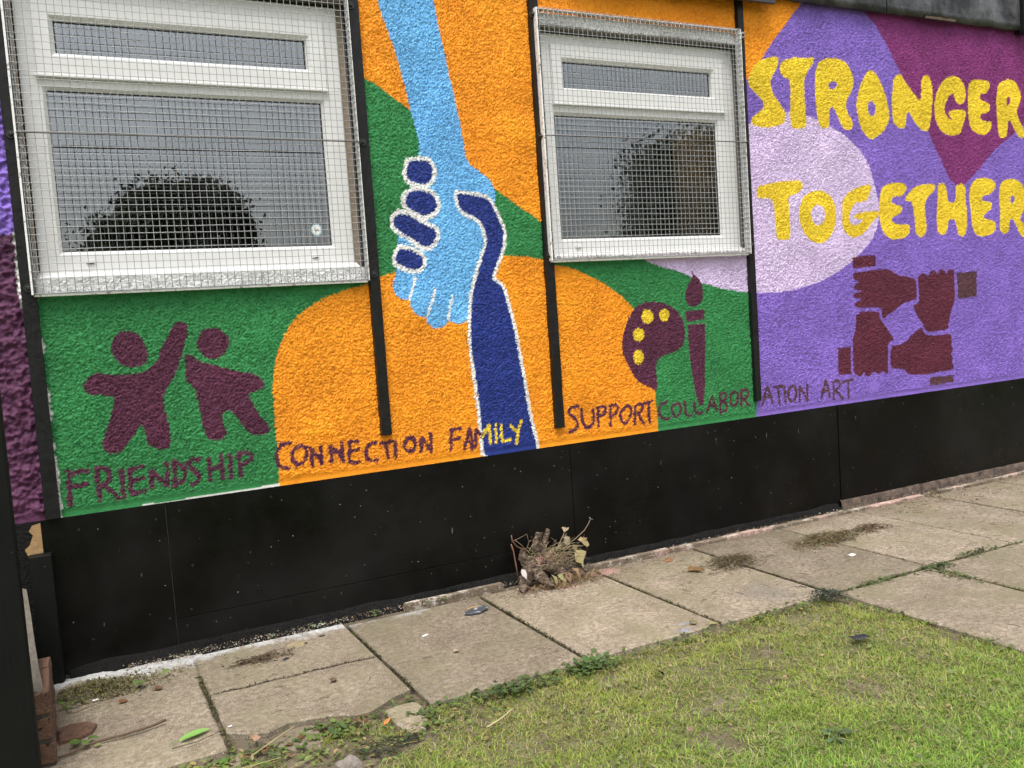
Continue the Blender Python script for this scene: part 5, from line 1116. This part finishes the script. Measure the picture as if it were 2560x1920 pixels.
for _ in range(26):
    litter(r3.uniform(2.85, 4.6), r3.uniform(-1.9, -1.05), r3.uniform(0.015, 0.05), r3.uniform(0, 6.28), jitc(r3.choice((DARKB, BROWN)), 0.3))
tag(lm.build('twig_litter', M['dry'], None), 'fine broken twigs and straw strewn over the slabs', None, None, 'stuff')

# ---- single things on the ground
def clump(name, label, x, y, rx, ry, n_, cols, h=0.02, cat='weed clump', blades=0.6, mat='dry', L=(0.02, 0.06)):
    mb = MB()
    for _ in range(n_):
        px, py = r3.gauss(0, rx), r3.gauss(0, ry); c_ = jitc(r3.choice(cols), 0.3); k = math.exp(-(px / (rx * 1.4)) ** 2 - (py / (ry * 1.4)) ** 2)
        z_ = 0.002 + h * k * r3.random()
        if r3.random() < blades:
            a = r3.uniform(0, 6.28); l_ = r3.uniform(*L)
            stick(mb, [(px, py, z_), (px + l_ * .5 * math.cos(a), py + l_ * .5 * math.sin(a), z_ + r3.uniform(0, 0.4) * h), (px + l_ * math.cos(a + .4), py + l_ * math.sin(a + .4), max(0.001, z_ - 0.3 * h))], 0.0012, 0.0005, c_, 3)
        else:
            l_ = r3.uniform(0.008, 0.022); leaf(mb, (px, py, z_), l_, l_ * 0.5, r3.uniform(0, 6.28), r3.uniform(-0.2, 0.7), r3.uniform(-0.5, 0.5), c_, 0.2, 0.5)
    return tag(mb.build(name, M[mat], None, loc=(x, y, 0)), label, cat)
clump('weed_clump', 'brown matted clump of dead grass on the third slab right of the stump', 2.70, -0.44, 0.065, 0.042, 520, ((0.09, 0.06, 0.035), (0.22, 0.165, 0.10), (0.045, 0.032, 0.022), (0.10, 0.085, 0.04)), 0.034, L=(0.02, 0.08))
clump('weed_clump', 'long straggling heap of pulled grass and brown leaves near the seam of the plinth', 3.30, -0.44, 0.105, 0.036, 700, ((0.12, 0.105, 0.05), (0.30, 0.25, 0.14), (0.08, 0.052, 0.03), (0.055, 0.04, 0.025), (0.10, 0.105, 0.04), (0.20, 0.10, 0.05)), 0.040, L=(0.03, 0.09))
clump('weed_clump', 'small dark end of pulled roots at the far side of the grass heap', 3.60, -0.42, 0.065, 0.026, 300, ((0.09, 0.06, 0.035), (0.20, 0.14, 0.08), (0.05, 0.035, 0.025)), 0.025)
clump('weed_clump', 'flat wisp of dry brown grass on the cracked slab', 0.575, -0.275, 0.055, 0.018, 260, ((0.10, 0.065, 0.04), (0.17, 0.12, 0.07), (0.06, 0.04, 0.028)), 0.010, L=(0.02, 0.05))
clump('weed_clump', 'dark wilted leaf heap at the corner where lawn meets path', 2.66, -1.035, 0.040, 0.032, 210, ((0.030, 0.045, 0.028), (0.05, 0.07, 0.045), (0.02, 0.03, 0.022)), 0.025, blades=0.1, mat='plant')
clump('weed_clump', 'green leafy weeds at the crossing of the path joints', 3.30, -1.05, 0.045, 0.022, 130, ((0.06, 0.11, 0.03), (0.10, 0.15, 0.05), (0.05, 0.08, 0.03)), 0.020, blades=0.15, mat='plant')
clump('weed_clump', 'green weeds along the joint right of the joint crossing', 3.60, -1.015, 0.075, 0.014, 130, ((0.06, 0.10, 0.03), (0.10, 0.14, 0.045), (0.09, 0.08, 0.04)), 0.018, blades=0.2, mat='plant')
clump('weed_clump', 'thin row of weeds in the joint left of the crossing', 2.98, -1.03, 0.085, 0.010, 90, ((0.07, 0.11, 0.03), (0.11, 0.15, 0.05)), 0.012, blades=0.15, mat='plant')
clump('weed_clump', 'flattened green weeds in the joint running out from the crossing', 3.255, -1.17, 0.018, 0.06, 110, ((0.09, 0.13, 0.04), (0.14, 0.17, 0.06), (0.16, 0.15, 0.06)), 0.014, blades=0.2, mat='plant')
clump('weed_clump', 'small blackened clump of cut grass beside the stone', 0.745, -1.225, 0.045, 0.030, 120, ((0.035, 0.045, 0.022), (0.06, 0.07, 0.035), (0.02, 0.022, 0.016)), 0.022, mat='plant')
dm = MB(); cm = dm
for (px, py, sx_, sy_, n_) in ((2.70, -0.44, 0.10, 0.06, 260), (3.32, -0.44, 0.16, 0.055, 420), (3.60, -0.42, 0.09, 0.04, 160), (0.575, -0.275, 0.06, 0.02, 120), (2.66, -1.03, 0.05, 0.04, 90)):
    for _ in range(n_): crumb(r3.gauss(px, sx_), r3.gauss(py, sy_), 0.001, r3.uniform(0.0015, 0.005), r3.choice(((0.05, 0.036, 0.024), (0.09, 0.062, 0.04), (0.16, 0.11, 0.07), (0.24, 0.19, 0.13))))
tag(dm.build('soil_crumbs', M['dry'], None), 'dark soil crumbs shaken out round the pulled weed clumps', None, None, 'stuff')
# seedlings at the wall foot
def seedling(label, x, y, n_, size, cols, z=0.0, name='weed_seedling', cat='weed'):
    mb = MB()
    for k in range(n_):
        a = k * 2.4 + r3.uniform(-0.4, 0.4); L = size * r3.uniform(0.7, 1.15); r_ = size * 0.45; top = (r_ * math.cos(a), r_ * math.sin(a), size * r3.uniform(0.25, 0.8))
        stick(mb, [(0, 0, 0), (top[0] * .6, top[1] * .6, top[2] * .7), top], 0.0011, 0.0008, jitc(cols[0], 0.2), 4)
        leaf(mb, top, L, L * 0.75, a, r3.uniform(-0.2, 0.35), r3.uniform(-0.3, 0.3), r3.choice(cols), 0.18, 0.35)
    return tag(mb.build(name, M['plant'], None, loc=(x, y, z)), label, cat)
BL_ = ((0.10, 0.20, 0.035), (0.13, 0.235, 0.05)); PALE = ((0.17, 0.25, 0.13), (0.22, 0.30, 0.18))
seedling('broad green leaf of a weed growing in the moss by the brick pier', -0.075, -0.335, 4, 0.030, BL_, 0.0)
seedling('bright green young weed beside the broken orange brick', -0.025, -0.655, 5, 0.032, BL_, 0.0)
seedling('pale blue-green seedling at the wall foot, left of the first joint', 0.845, -0.055, 3, 0.018, PALE)
seedling('tiny pale seedling at the wall foot above the cracked slab', 0.665, -0.050, 4, 0.014, PALE)
seedling('small green weed at the wall foot midway to the stump', 1.09, -0.060, 4, 0.022, ((0.07, 0.12, 0.03), (0.10, 0.15, 0.05)))
seedling('round pale leaf at the wall foot, left of the white edging', 1.315, -0.065, 2, 0.018, ((0.20, 0.30, 0.14), (0.16, 0.25, 0.10)))
seedling('tufted weed against the white edging end', 1.40, -0.055, 7, 0.016, ((0.12, 0.14, 0.05), (0.17, 0.17, 0.07)))
seedling('low plantain rosette in the lawn edge below the second joint', 1.50, -1.075, 7, 0.030, ((0.06, 0.13, 0.03), (0.09, 0.17, 0.05)), -0.008)
seedling('grey-green weed growing in the lawn near the bottom right', 1.80, -1.88, 9, 0.034, ((0.085, 0.14, 0.06), (0.11, 0.17, 0.075)), -0.01)
seedling('leafy green weed in the broken slab corner', 0.66, -0.985, 8, 0.022, ((0.09, 0.16, 0.035), (0.13, 0.20, 0.05)), -0.02)
seedling('small green tuft at the front edge of the cracked slab', 0.605, -0.945, 6, 0.020, ((0.05, 0.11, 0.02), (0.08, 0.15, 0.03)), -0.016)
seedling('light green weed at the left end of the lawn, in front of the slab', 0.30, -1.01, 6, 0.026, BL_, -0.02)

def leaf_thing(label, x, y, L, W, yaw, col, z=0.003, curl=0.5, pitch=0.1, roll=0.0, name='fallen_leaf', extra=0, cat='leaf', mat='plant', stem=True):
    mb = MB()
    leaf(mb, (0, 0, 0.002 + 0.25 * curl * L * 0.3), L, W, 0, pitch, roll, col, 0.3, curl, 0.2, 0.10 if mat == 'dry' else 0.03)
    for k in range(extra):
        leaf(mb, (L * 0.15 * k, 0, 0.004), L * 0.7, W * 0.7, 0.7 * (-1) ** k, pitch + 0.2, 0.3, col, 0.4, curl, 0.1)
    if stem: stick(mb, [(0, 0, 0.003), (-L * 0.35, L * 0.05, 0.002)], 0.0010, 0.0007, jitc(col, 0.2), 4)
    o = tag(mb.build(name, M[mat], None, loc=(x, y, z)), label, cat); o.rotation_euler = (0, 0, yaw); return o
leaf_thing('long bright green painted leaf lying on the leftmost slab', 0.225, -0.815, 0.10, 0.034, 0.35, (0.20, 0.38, 0.10), 0.002, 0.15, 0.05, 0.15)
leaf_thing('small brown leaf on the leftmost slab near the moss', 0.085, -0.385, 0.030, 0.020, 0.4, (0.22, 0.10, 0.05), 0.0, 0.5, 0.1, 0.3, extra=1)
leaf_thing('reddish crumpled leaf at the back edge of the leftmost slab', 0.20, -0.335, 0.030, 0.018, -0.2, (0.17, 0.08, 0.045), 0.0, 0.5, 0.2, 0.4, extra=1)
leaf_thing('pale green leaf on the moss at the back of the leftmost slab', 0.235, -0.215, 0.046, 0.020, 0.7, (0.20, 0.25, 0.09), 0.006, 0.4, 0.15, 0.5)
leaf_thing('rounded green leaf fallen on the moss left of the pale one', 0.140, -0.270, 0.044, 0.034, 0.2, (0.12, 0.18, 0.05), 0.006, 0.5, 0.2, 0.2, extra=1)
leaf_thing('tiny yellow-green leaf at the left beside the long twig', -0.005, -0.690, 0.024, 0.016, 0.1, (0.30, 0.32, 0.10), 0.0, 0.2)
leaf_thing('curled brown dead leaf on the slab right of the stump', 2.455, -0.415, 0.085, 0.034, -0.35, (0.17, 0.085, 0.035), 0.002, 0.7, 0.15, 0.5, extra=2, mat='dry')
leaf_thing('short rust-brown curled leaf between the stump and the wall', 2.47, -0.215, 0.050, 0.022, -0.3, (0.22, 0.095, 0.045), 0.002, 0.5, 0.1, 0.9, mat='dry', stem=False)
leaf_thing('brown curled leaf at the lawn corner by the blue paint spots', 2.035, -0.965, 0.040, 0.022, 0.3, (0.17, 0.145, 0.075), 0.002, 0.6, 0.2, 0.6, extra=1, mat='dry')
leaf_thing('yellowish leaf on the slab edge next to the blue paint spots', 2.085, -1.005, 0.042, 0.020, -0.1, (0.30, 0.28, 0.12), 0.002, 0.4, 0.1, 0.3)
leaf_thing('dark shrivelled leaf standing in the lawn below the second joint', 1.665, -1.285, 0.038, 0.026, 2.2, (0.055, 0.042, 0.030), 0.004, 0.5, 0.7, 0.4, extra=1, mat='dry')
leaf_thing('orange sliver of dead leaf in front of the broken slab corner', 0.775, -1.085, 0.040, 0.010, 0.6, (0.55, 0.19, 0.05), 0.004, 0.2, 0.2, 0.5, mat='dry', stem=False)
leaf_thing('pink-brown dead leaf in the grass at the bottom', 1.415, -1.905, 0.034, 0.020, 0.8, (0.30, 0.17, 0.10), 0.014, 0.4, 0.15, 0.3, mat='dry')
leaf_thing('brown oval leaf in the lawn below the bare earth', 1.475, -1.655, 0.030, 0.020, 0.3, (0.20, 0.135, 0.085), 0.012, 0.4, 0.15, 0.3, mat='dry')
leaf_thing('tan leaf at the left front edge of the cracked slab', 0.42, -0.955, 0.036, 0.022, 1.2, (0.30, 0.20, 0.12), 0.0, 0.4, 0.4, 0.4, extra=1, mat='dry')
leaf_thing('pale crinkled flower head on the slab below the slate', 1.19, -0.665, 0.020, 0.016, 0.3, (0.36, 0.28, 0.20), 0.002, 0.6, 0.3, 0.3, extra=2, mat='dry', stem=False)
leaf_thing('brown crumpled leaf on the front half of the cracked slab', 0.735, -0.660, 0.026, 0.018, 0.5, (0.13, 0.08, 0.055), 0.002, 0.5, 0.3, 0.4, extra=2, mat='dry')

def twig(label, pts, r0, r1, col, name='twig', cat='twig'):
    mb = MB(); o0 = Vector((pts[0][0], pts[0][1], 0))
    q = []
    for i in range(len(pts) - 1):
        for k in range(4):
            f = k / 4; p = Vector(pts[i]).lerp(Vector(pts[i + 1]), f); q.append(p - o0 + Vector((0, 0.0015 * nz(p.x, p.y, 60), 0.001 * nz(p.y, p.x, 60))))
    q.append(Vector(pts[-1]) - o0); stick(mb, q, r0, r1, col, 6, 0.18)
    return tag(mb.build(name, M['dry'], None, True, loc=tuple(o0)), label, cat)
twig('long brown twig lying across the leftmost slab', [(-0.10, -0.715, 0.005), (0.005, -0.672, 0.006), (0.09, -0.672, 0.008), (0.155, -0.662, 0.009), (0.205, -0.645, 0.010)], 0.0035, 0.0042, (0.13, 0.085, 0.058))
twig('thin dark stem on the leftmost slab below the green leaf', [(0.20, -0.855, 0.004), (0.27, -0.855, 0.005), (0.345, -0.825, 0.006)], 0.0016, 0.0010, (0.10, 0.09, 0.05))
twig('thin curved twig from the moss across the leftmost slab', [(-0.06, -0.41, 0.012), (0.03, -0.36, 0.010), (0.09, -0.30, 0.012), (0.12, -0.25, 0.014)], 0.0018, 0.0010, (0.16, 0.12, 0.07))
twig('pale straw stalk lying on the lawn at the centre', [(1.020, -1.300, 0.016), (1.075, -1.285, 0.022), (1.135, -1.245, 0.022)], 0.0030, 0.0018, (0.46, 0.40, 0.22), 'straw_stalk', 'straw')
twig('long pale straw at the bottom left of the lawn', [(0.20, -1.075, 0.004), (0.33, -1.115, 0.010), (0.46, -1.12, 0.012)], 0.0016, 0.0010, (0.42, 0.36, 0.16), 'straw_stalk', 'straw')
twig('leaning straw beside the small broken slab piece', [(0.40, -1.03, 0.0), (0.47, -1.00, 0.014), (0.54, -0.96, 0.022)], 0.0018, 0.0010, (0.40, 0.34, 0.18), 'straw_stalk', 'straw')
twig('dark thin stick on the lawn below the bare earth', [(1.87, -1.40, 0.012), (1.93, -1.44, 0.014), (1.97, -1.49, 0.012)], 0.0018, 0.0012, (0.055, 0.04, 0.03))
# slate, stone, scraps
def lump_mesh(name, label, cat, x, y, z, sx, sy, sz, mat, seed):
    bm = bmesh.new(); bmesh.ops.create_icosphere(bm, subdivisions=3, radius=1.0)
    for v in bm.verts:
        k = 1 + 0.28 * mnoise.noise(v.co * 1.3 + Vector((seed, 0, 0))) + 0.12 * mnoise.noise(v.co * 3.5 + Vector((0, seed, 0)))
        v.co = Vector((v.co.x * sx * k, v.co.y * sy * k, max(-0.35, v.co.z) * sz * k))
    me = bpy.data.meshes.new(name); bm.to_mesh(me); bm.free(); me.materials.append(M[mat])
    o = bpy.data.objects.new(name, me); o.location = (x, y, z); link(o); return tag(o, label, cat)
lump_mesh('stone', 'rounded grey-brown stone at the bottom edge of the lawn', 'stone', 0.615, -1.262, -0.005, 0.038, 0.028, 0.034, 'stone', 3.0)
slp = [(0.000, -0.020), (0.045, -0.034), (0.090, -0.022), (0.105, 0.002), (0.088, 0.018), (0.040, 0.026), (0.010, 0.020), (-0.012, 0.004)]
sl = MB().prism(slp, 0.0, 0.007, 0.0015); slo = sl.build('slate_fragment', M['slate'], None, loc=(1.405, -0.305, 0.002)); slo.rotation_euler = (0.02, -0.04, 0.2)
tag(slo, 'broken blue-grey slate fragment on the slab left of the stump', 'slate')
tag(MB().prism([(0, 0), (0.03, -0.012), (0.062, -0.004), (0.07, 0.016), (0.03, 0.022), (0.004, 0.014)], 0, 0.004, 0.001).build('slate_fragment', M['insulation'], None, loc=(1.425, -0.262, 0.002)), 'brown rusty sliver lying behind the slate fragment', 'fragment')
def scrap(label, x, y, L, W, mat, yaw, z=0.002, name='scrap', h=0.006):
    mb = MB(); vs_ = []; fs_ = []; n_ = 5
    for j in range(n_):
        for i in range(n_): vs_.append((L * (i / (n_ - 1) - .5) * (1 + .2 * nz(i, j, 1.3)), W * (j / (n_ - 1) - .5) * (1 + .3 * nz(j, i, 1.7, 4)), 0.001 + h * abs(nz(i * 0.9, j * 1.1, 1.0, x * 9))))
    for j in range(n_ - 1):
        for i in range(n_ - 1): A = j * n_ + i; fs_.append((A, A + 1, A + n_ + 1, A + n_))
    o = mb.add(vs_, fs_).build(name, M[mat], None, True, loc=(x, y, z)); o.rotation_euler = (0, 0, yaw)
    so = o.modifiers.new('thick', 'SOLIDIFY'); so.thickness = 0.0012
    return tag(o, label, 'scrap')
scrap('white paper scrap on the slab right of the dead grass clump', 3.185, -0.69, 0.036, 0.024, 'white_scrap', 0.3)
scrap('small white flake on the slab below the slate', 1.17, -0.43, 0.026, 0.012, 'white_scrap', 0.4, h=0.003)
scrap('black plastic scrap lying on the lawn near the path', 2.39, -1.44, 0.062, 0.034, 'dark_scrap', -0.2, 0.014)
scrap('tiny white flake beside the dead grass clump', 2.72, -0.485, 0.014, 0.010, 'white_scrap', 0.4, h=0.004)
scrap('pale flake on the front of the cracked slab', 0.375, -0.80, 0.012, 0.008, 'white_scrap', 0.1, h=0.002)
scrap('white shell-like flake in the moss', 0.015, -0.315, 0.018, 0.008, 'white_scrap', 0.1, 0.006, h=0.002)
scrap('flat dark flake on the cracked slab near the wall', 0.835, -0.175, 0.022, 0.010, 'dark_scrap', 0.1, h=0.002)
scrap('round dark flake on the cracked slab by the yellow paint', 0.655, -0.335, 0.022, 0.014, 'dark_scrap', 0.5, h=0.002)
scrap('tiny dark flake beside the yellow paint mark', 0.76, -0.215, 0.012, 0.010, 'dark_scrap', 0.5, h=0.003)

# ---- dead shrub stump against the plinth
stump = empty('tree_stump', (1.88, -0.13, 0)); tag(stump, 'dead shrub stump with dry twigs and withered leaves against the black plinth', 'stump')
sinv = Matrix.Translation((-1.88, 0.13, 0))
def sp_(o): o.matrix_parent_inverse = sinv; return o
def gnarl(pts, rad, name, n=12, amp=0.22, seed=0.0):
    q = []; rr = []
    for i in range(len(pts) - 1):
        for k in range(9):
            f = k / 9; q.append(Vector(pts[i]).lerp(Vector(pts[i + 1]), f)); rr.append(rad[i] + (rad[i + 1] - rad[i]) * f)
    q.append(Vector(pts[-1])); rr.append(rad[-1])
    mb = MB(); mb.tube(q, rr, n + 8, True, 0.10)
    mb.v = [tuple(Vector(v) + Vector((nz(v[0], v[1], 28, v[2] * 28 + seed), nz(v[1], v[2], 28, v[0] * 28 + seed + 7), nz(v[2], v[0], 28, v[1] * 28 + seed + 13))) * amp * 0.030 + Vector((nz(v[0] * .35, v[1], 95, v[2] * 95 + seed), nz(v[1], v[2], 95, v[0] * 35), nz(v[2], v[0] * .35, 95, v[1] * 95))) * amp * 0.022) for v in mb.v]
    return sp_(mb.build(name, M['bark'], stump, True))
gnarl([(1.745, -0.155, 0.020), (1.790, -0.130, 0.062), (1.850, -0.105, 0.085), (1.930, -0.100, 0.080), (2.020, -0.115, 0.045), (2.085, -0.13, 0.012)], [0.018, 0.032, 0.040, 0.038, 0.028, 0.013], 'trunk', 14, 0.45)
gnarl([(1.830, -0.125, 0.075), (1.815, -0.175, 0.055), (1.835, -0.215, 0.022), (1.850, -0.235, 0.005)], [0.028, 0.023, 0.020, 0.017], 'root', 12, 0.3, 3)
gnarl([(1.900, -0.130, 0.075), (1.930, -0.170, 0.055), (1.955, -0.205, 0.012)], [0.030, 0.024, 0.018], 'root', 10, 0.3, 5)
gnarl([(1.760, -0.140, 0.040), (1.730, -0.190, 0.015), (1.715, -0.215, -0.005)], [0.024, 0.016, 0.008], 'root', 10, 0.3, 8)
gnarl([(1.990, -0.120, 0.045), (2.030, -0.165, 0.020), (2.075, -0.195, -0.002)], [0.026, 0.018, 0.010], 'root', 10, 0.3, 11)
gnarl([(1.800, -0.105, 0.085), (1.792, -0.085, 0.125), (1.80, -0.075, 0.155)], [0.026, 0.022, 0.016], 'stem', 10, 0.3, 12)
for pts, rad in (([(1.855, -0.10, 0.10), (1.850, -0.10, 0.165), (1.866, -0.10, 0.226)], [0.017, 0.015, 0.012]), ([(1.890, -0.10, 0.10), (1.898, -0.10, 0.175), (1.922, -0.10, 0.232)], [0.016, 0.013, 0.010]), ([(1.875, -0.09, 0.10), (1.880, -0.09, 0.19), (1.888, -0.09, 0.222)], [0.014, 0.010, 0.008])):
    gnarl(pts, rad, 'stem', 10, 0.16, rad[0] * 500)
def st_twig(pts, r0, r1, col=(0.16, 0.105, 0.07)):
    mb = MB(); stick(mb, pts, r0, r1, col, 5); return sp_(mb.build('twig', M['dry'], stump, True))
st_twig([(1.960, -0.10, 0.125), (1.993, -0.10, 0.142), (2.055, -0.10, 0.160), (2.111, -0.10, 0.193), (2.135, -0.10, 0.220), (2.148, -0.10, 0.241)], 0.0030, 0.0020, (0.20, 0.15, 0.11))
st_twig([(2.140, -0.105, 0.251), (2.148, -0.10, 0.241), (2.165, -0.095, 0.236)], 0.0018, 0.0014, (0.40, 0.38, 0.36))
st_twig([(1.810, -0.10, 0.150), (1.792, -0.10, 0.161), (1.759, -0.10, 0.177), (1.734, -0.10, 0.209), (1.732, -0.10, 0.236)], 0.0034, 0.0026, (0.17, 0.085, 0.055))
st_twig([(1.738, -0.10, 0.209), (1.770, -0.10, 0.216), (1.809, -0.10, 0.228)], 0.0018, 0.0014)
st_twig([(1.809, -0.10, 0.228), (1.815, -0.10, 0.20), (1.818, -0.10, 0.165)], 0.0014, 0.0010)
st_twig([(1.730, -0.14, 0.060), (1.725, -0.14, 0.109), (1.717, -0.14, 0.173), (1.708, -0.14, 0.208)], 0.0040, 0.0030, (0.19, 0.10, 0.065))
st_twig([(1.940, -0.10, 0.100), (1.970, -0.10, 0.150), (2.000, -0.10, 0.195), (2.012, -0.10, 0.225)], 0.0028, 0.0018, (0.30, 0.26, 0.16))
for _ in range(210):
    a = r3.uniform(-0.7, 2.6); l_ = r3.uniform(0.03, 0.11); x, y, z_ = r3.uniform(1.80, 2.00), r3.uniform(-0.18, -0.07), r3.uniform(0.06, 0.15)
    st_twig([(x, y, z_), (x + l_ * .5 * math.cos(a), y - 0.012 * r3.random(), z_ + l_ * .4 * math.sin(a) + .01), (x + l_ * math.cos(a), y - 0.03 * r3.random(), z_ + l_ * .75 * math.sin(a * .8))], 0.0013, 0.0006, jitc(r3.choice(((0.30, 0.24, 0.14), (0.17, 0.12, 0.07), (0.40, 0.33, 0.20))), .2))
for _ in range(240):
    a = r3.uniform(0, 6.28); l_ = r3.uniform(0.025, 0.08); x, y = r3.gauss(1.92, 0.10), r3.gauss(-0.205, 0.035)
    st_twig([(x, y, 0.006), (x + l_ * .5 * math.cos(a), y + l_ * .3 * math.sin(a), 0.012 + .02 * r3.random()), (x + l_ * math.cos(a), y + l_ * .6 * math.sin(a), 0.004)], 0.0011, 0.0006, jitc(r3.choice(((0.20, 0.12, 0.06), (0.12, 0.065, 0.04), (0.32, 0.24, 0.12))), .2))
def st_leaf(p, L, W, yaw, pitch, roll, col):
    mb = MB(); leaf(mb, p, L, W, yaw, pitch, roll, col, 0.45, 0.9, 0.3, 0.16); return sp_(mb.build('dry_leaf', M['dry'], stump, True))
for a in (((2.030, -0.125, 0.115), 0.085, 0.065, -0.9, -0.75, 0.5, (0.40, 0.32, 0.17)), ((2.025, -0.120, 0.125), 0.065, 0.050, 0.3, -0.2, 0.9, (0.30, 0.23, 0.12)), ((2.060, -0.115, 0.160), 0.065, 0.052, -0.3, -0.25, 0.6, (0.27, 0.20, 0.12)), ((2.095, -0.110, 0.150), 0.040, 0.024, 0.5, 0.5, 0.2, (0.24, 0.15, 0.08)),
          ((2.105, -0.110, 0.140), 0.036, 0.018, -0.6, -1.0, 0.2, (0.22, 0.14, 0.08)), ((2.000, -0.105, 0.185), 0.045, 0.034, -1.5, -0.8, 0.4, (0.30, 0.25, 0.16)), ((1.998, -0.105, 0.205), 0.045, 0.034, 0.6, 0.6, 0.4, (0.34, 0.28, 0.17)), ((1.990, -0.11, 0.165), 0.05, 0.03, 0.2, 0.2, 1.0, (0.28, 0.22, 0.13)), ((1.885, -0.225, 0.055), 0.050, 0.026, -0.8, -0.5, 0.5, (0.22, 0.21, 0.09)), ((1.740, -0.165, 0.095), 0.050, 0.022, -1.3, -0.8, 0.3, (0.55, 0.54, 0.48)), ((1.860, -0.215, 0.060), 0.050, 0.026, -1.2, -0.6, -0.3, (0.24, 0.19, 0.10)), ((1.735, -0.215, 0.03), 0.045, 0.018, -0.6, -0.4, -0.3, (0.34, 0.22, 0.14)), ((1.95, -0.2, 0.05), 0.05, 0.03, -1.9, -0.5, 0.4, (0.20, 0.12, 0.07)), ((1.98, -0.19, 0.06), 0.05, 0.03, -0.9, -0.5, 0.4, (0.26, 0.17, 0.09)), ((1.92, -0.23, 0.03), 0.04, 0.024, -2.4, -0.3, 0.2, (0.30, 0.20, 0.10))):
    st_leaf(*a)
# ------------------------------------------------------------------ trees behind the camera, seen only as reflections in the panes
t = NT('tree_foliage'); t.col(t.mix(t.noise(2.0, 4, 0.6), (0.030, 0.045, 0.016), (0.065, 0.085, 0.030))).rough(0.8); M['foliage'] = t.m
M['trunk'] = simple('tree_bark', (0.06, 0.048, 0.036), 0.9, 0.3, 6, 0.5, 20, 0.03)
def tree(label, x, y, h, rx, rz, zc, seed, n_=7000):
    r_ = random.Random(seed); root = empty('tree', (x, y, -0.09)); tag(root, label, 'tree', 'trees across the lawn behind the viewer')
    mb = MB(); pts = [(0, 0, 0), (0.1, 0.05, h * 0.2), (-0.05, 0.1, h * 0.45), (0.1, 0, h * 0.8)]
    mb.tube(pts, [0.22 * h / 7, 0.17 * h / 7, 0.12 * h / 7, 0.04], 10)
    for k in range(9):
        a = k * 2.4; z_ = h * r_.uniform(0.25, 0.55); l_ = rx * r_.uniform(0.5, 0.85)
        mb.tube([(0, 0, z_), (l_ * .5 * math.cos(a), l_ * .5 * math.sin(a), z_ + .25 * l_), (l_ * math.cos(a), l_ * math.sin(a), z_ + .7 * l_)], [0.07, 0.05, 0.02], 6)
    mb.build('trunk', M['trunk'], root, True)
    cm_ = MB()
    centres = []
    for _ in range(34):
        while True:
            p = Vector((r_.uniform(-1, 1), r_.uniform(-1, 1), r_.uniform(-1, 1)))
            if 0.15 < p.length < 1: break
        centres.append((Vector((p.x * rx * .8, p.y * rx * .8, zc + p.z * rz * .82)), r_.uniform(0.16, 0.36) * rx))
    for _ in range(n_):
        c_, cr = r_.choice(centres); p = c_ + Vector((r_.gauss(0, .42), r_.gauss(0, .42), r_.gauss(0, .42))) * cr
        s_ = r_.uniform(0.04, 0.11); a = Vector((r_.gauss(0, 1), r_.gauss(0, 1), r_.gauss(0, 1))).normalized() * s_; b = a.orthogonal().normalized() * s_ * .6
        cm_.add([p - a, p - b, p + a, p + b], [(0, 1, 2, 3)])
    cm_.build('crown', M['foliage'], root)
tree('broad rounded tree reflected in the larger window', 3.0, -21.5, 6.1, 2.35, 2.6, 3.5, 5, 52000)
tree('low bushy tree reflected at the foot of the larger window', 5.2, -22.5, 4.0, 1.5, 1.4, 2.3, 6, 14000)
tree('tall tree reflected in the smaller window', 20.9, -21.0, 7.9, 4.3, 3.7, 4.2, 8, 70000)
tree('second tall tree reflected beside the first in the smaller window', 27.0, -23.0, 9.0, 5.0, 4.2, 4.8, 9, 40000)
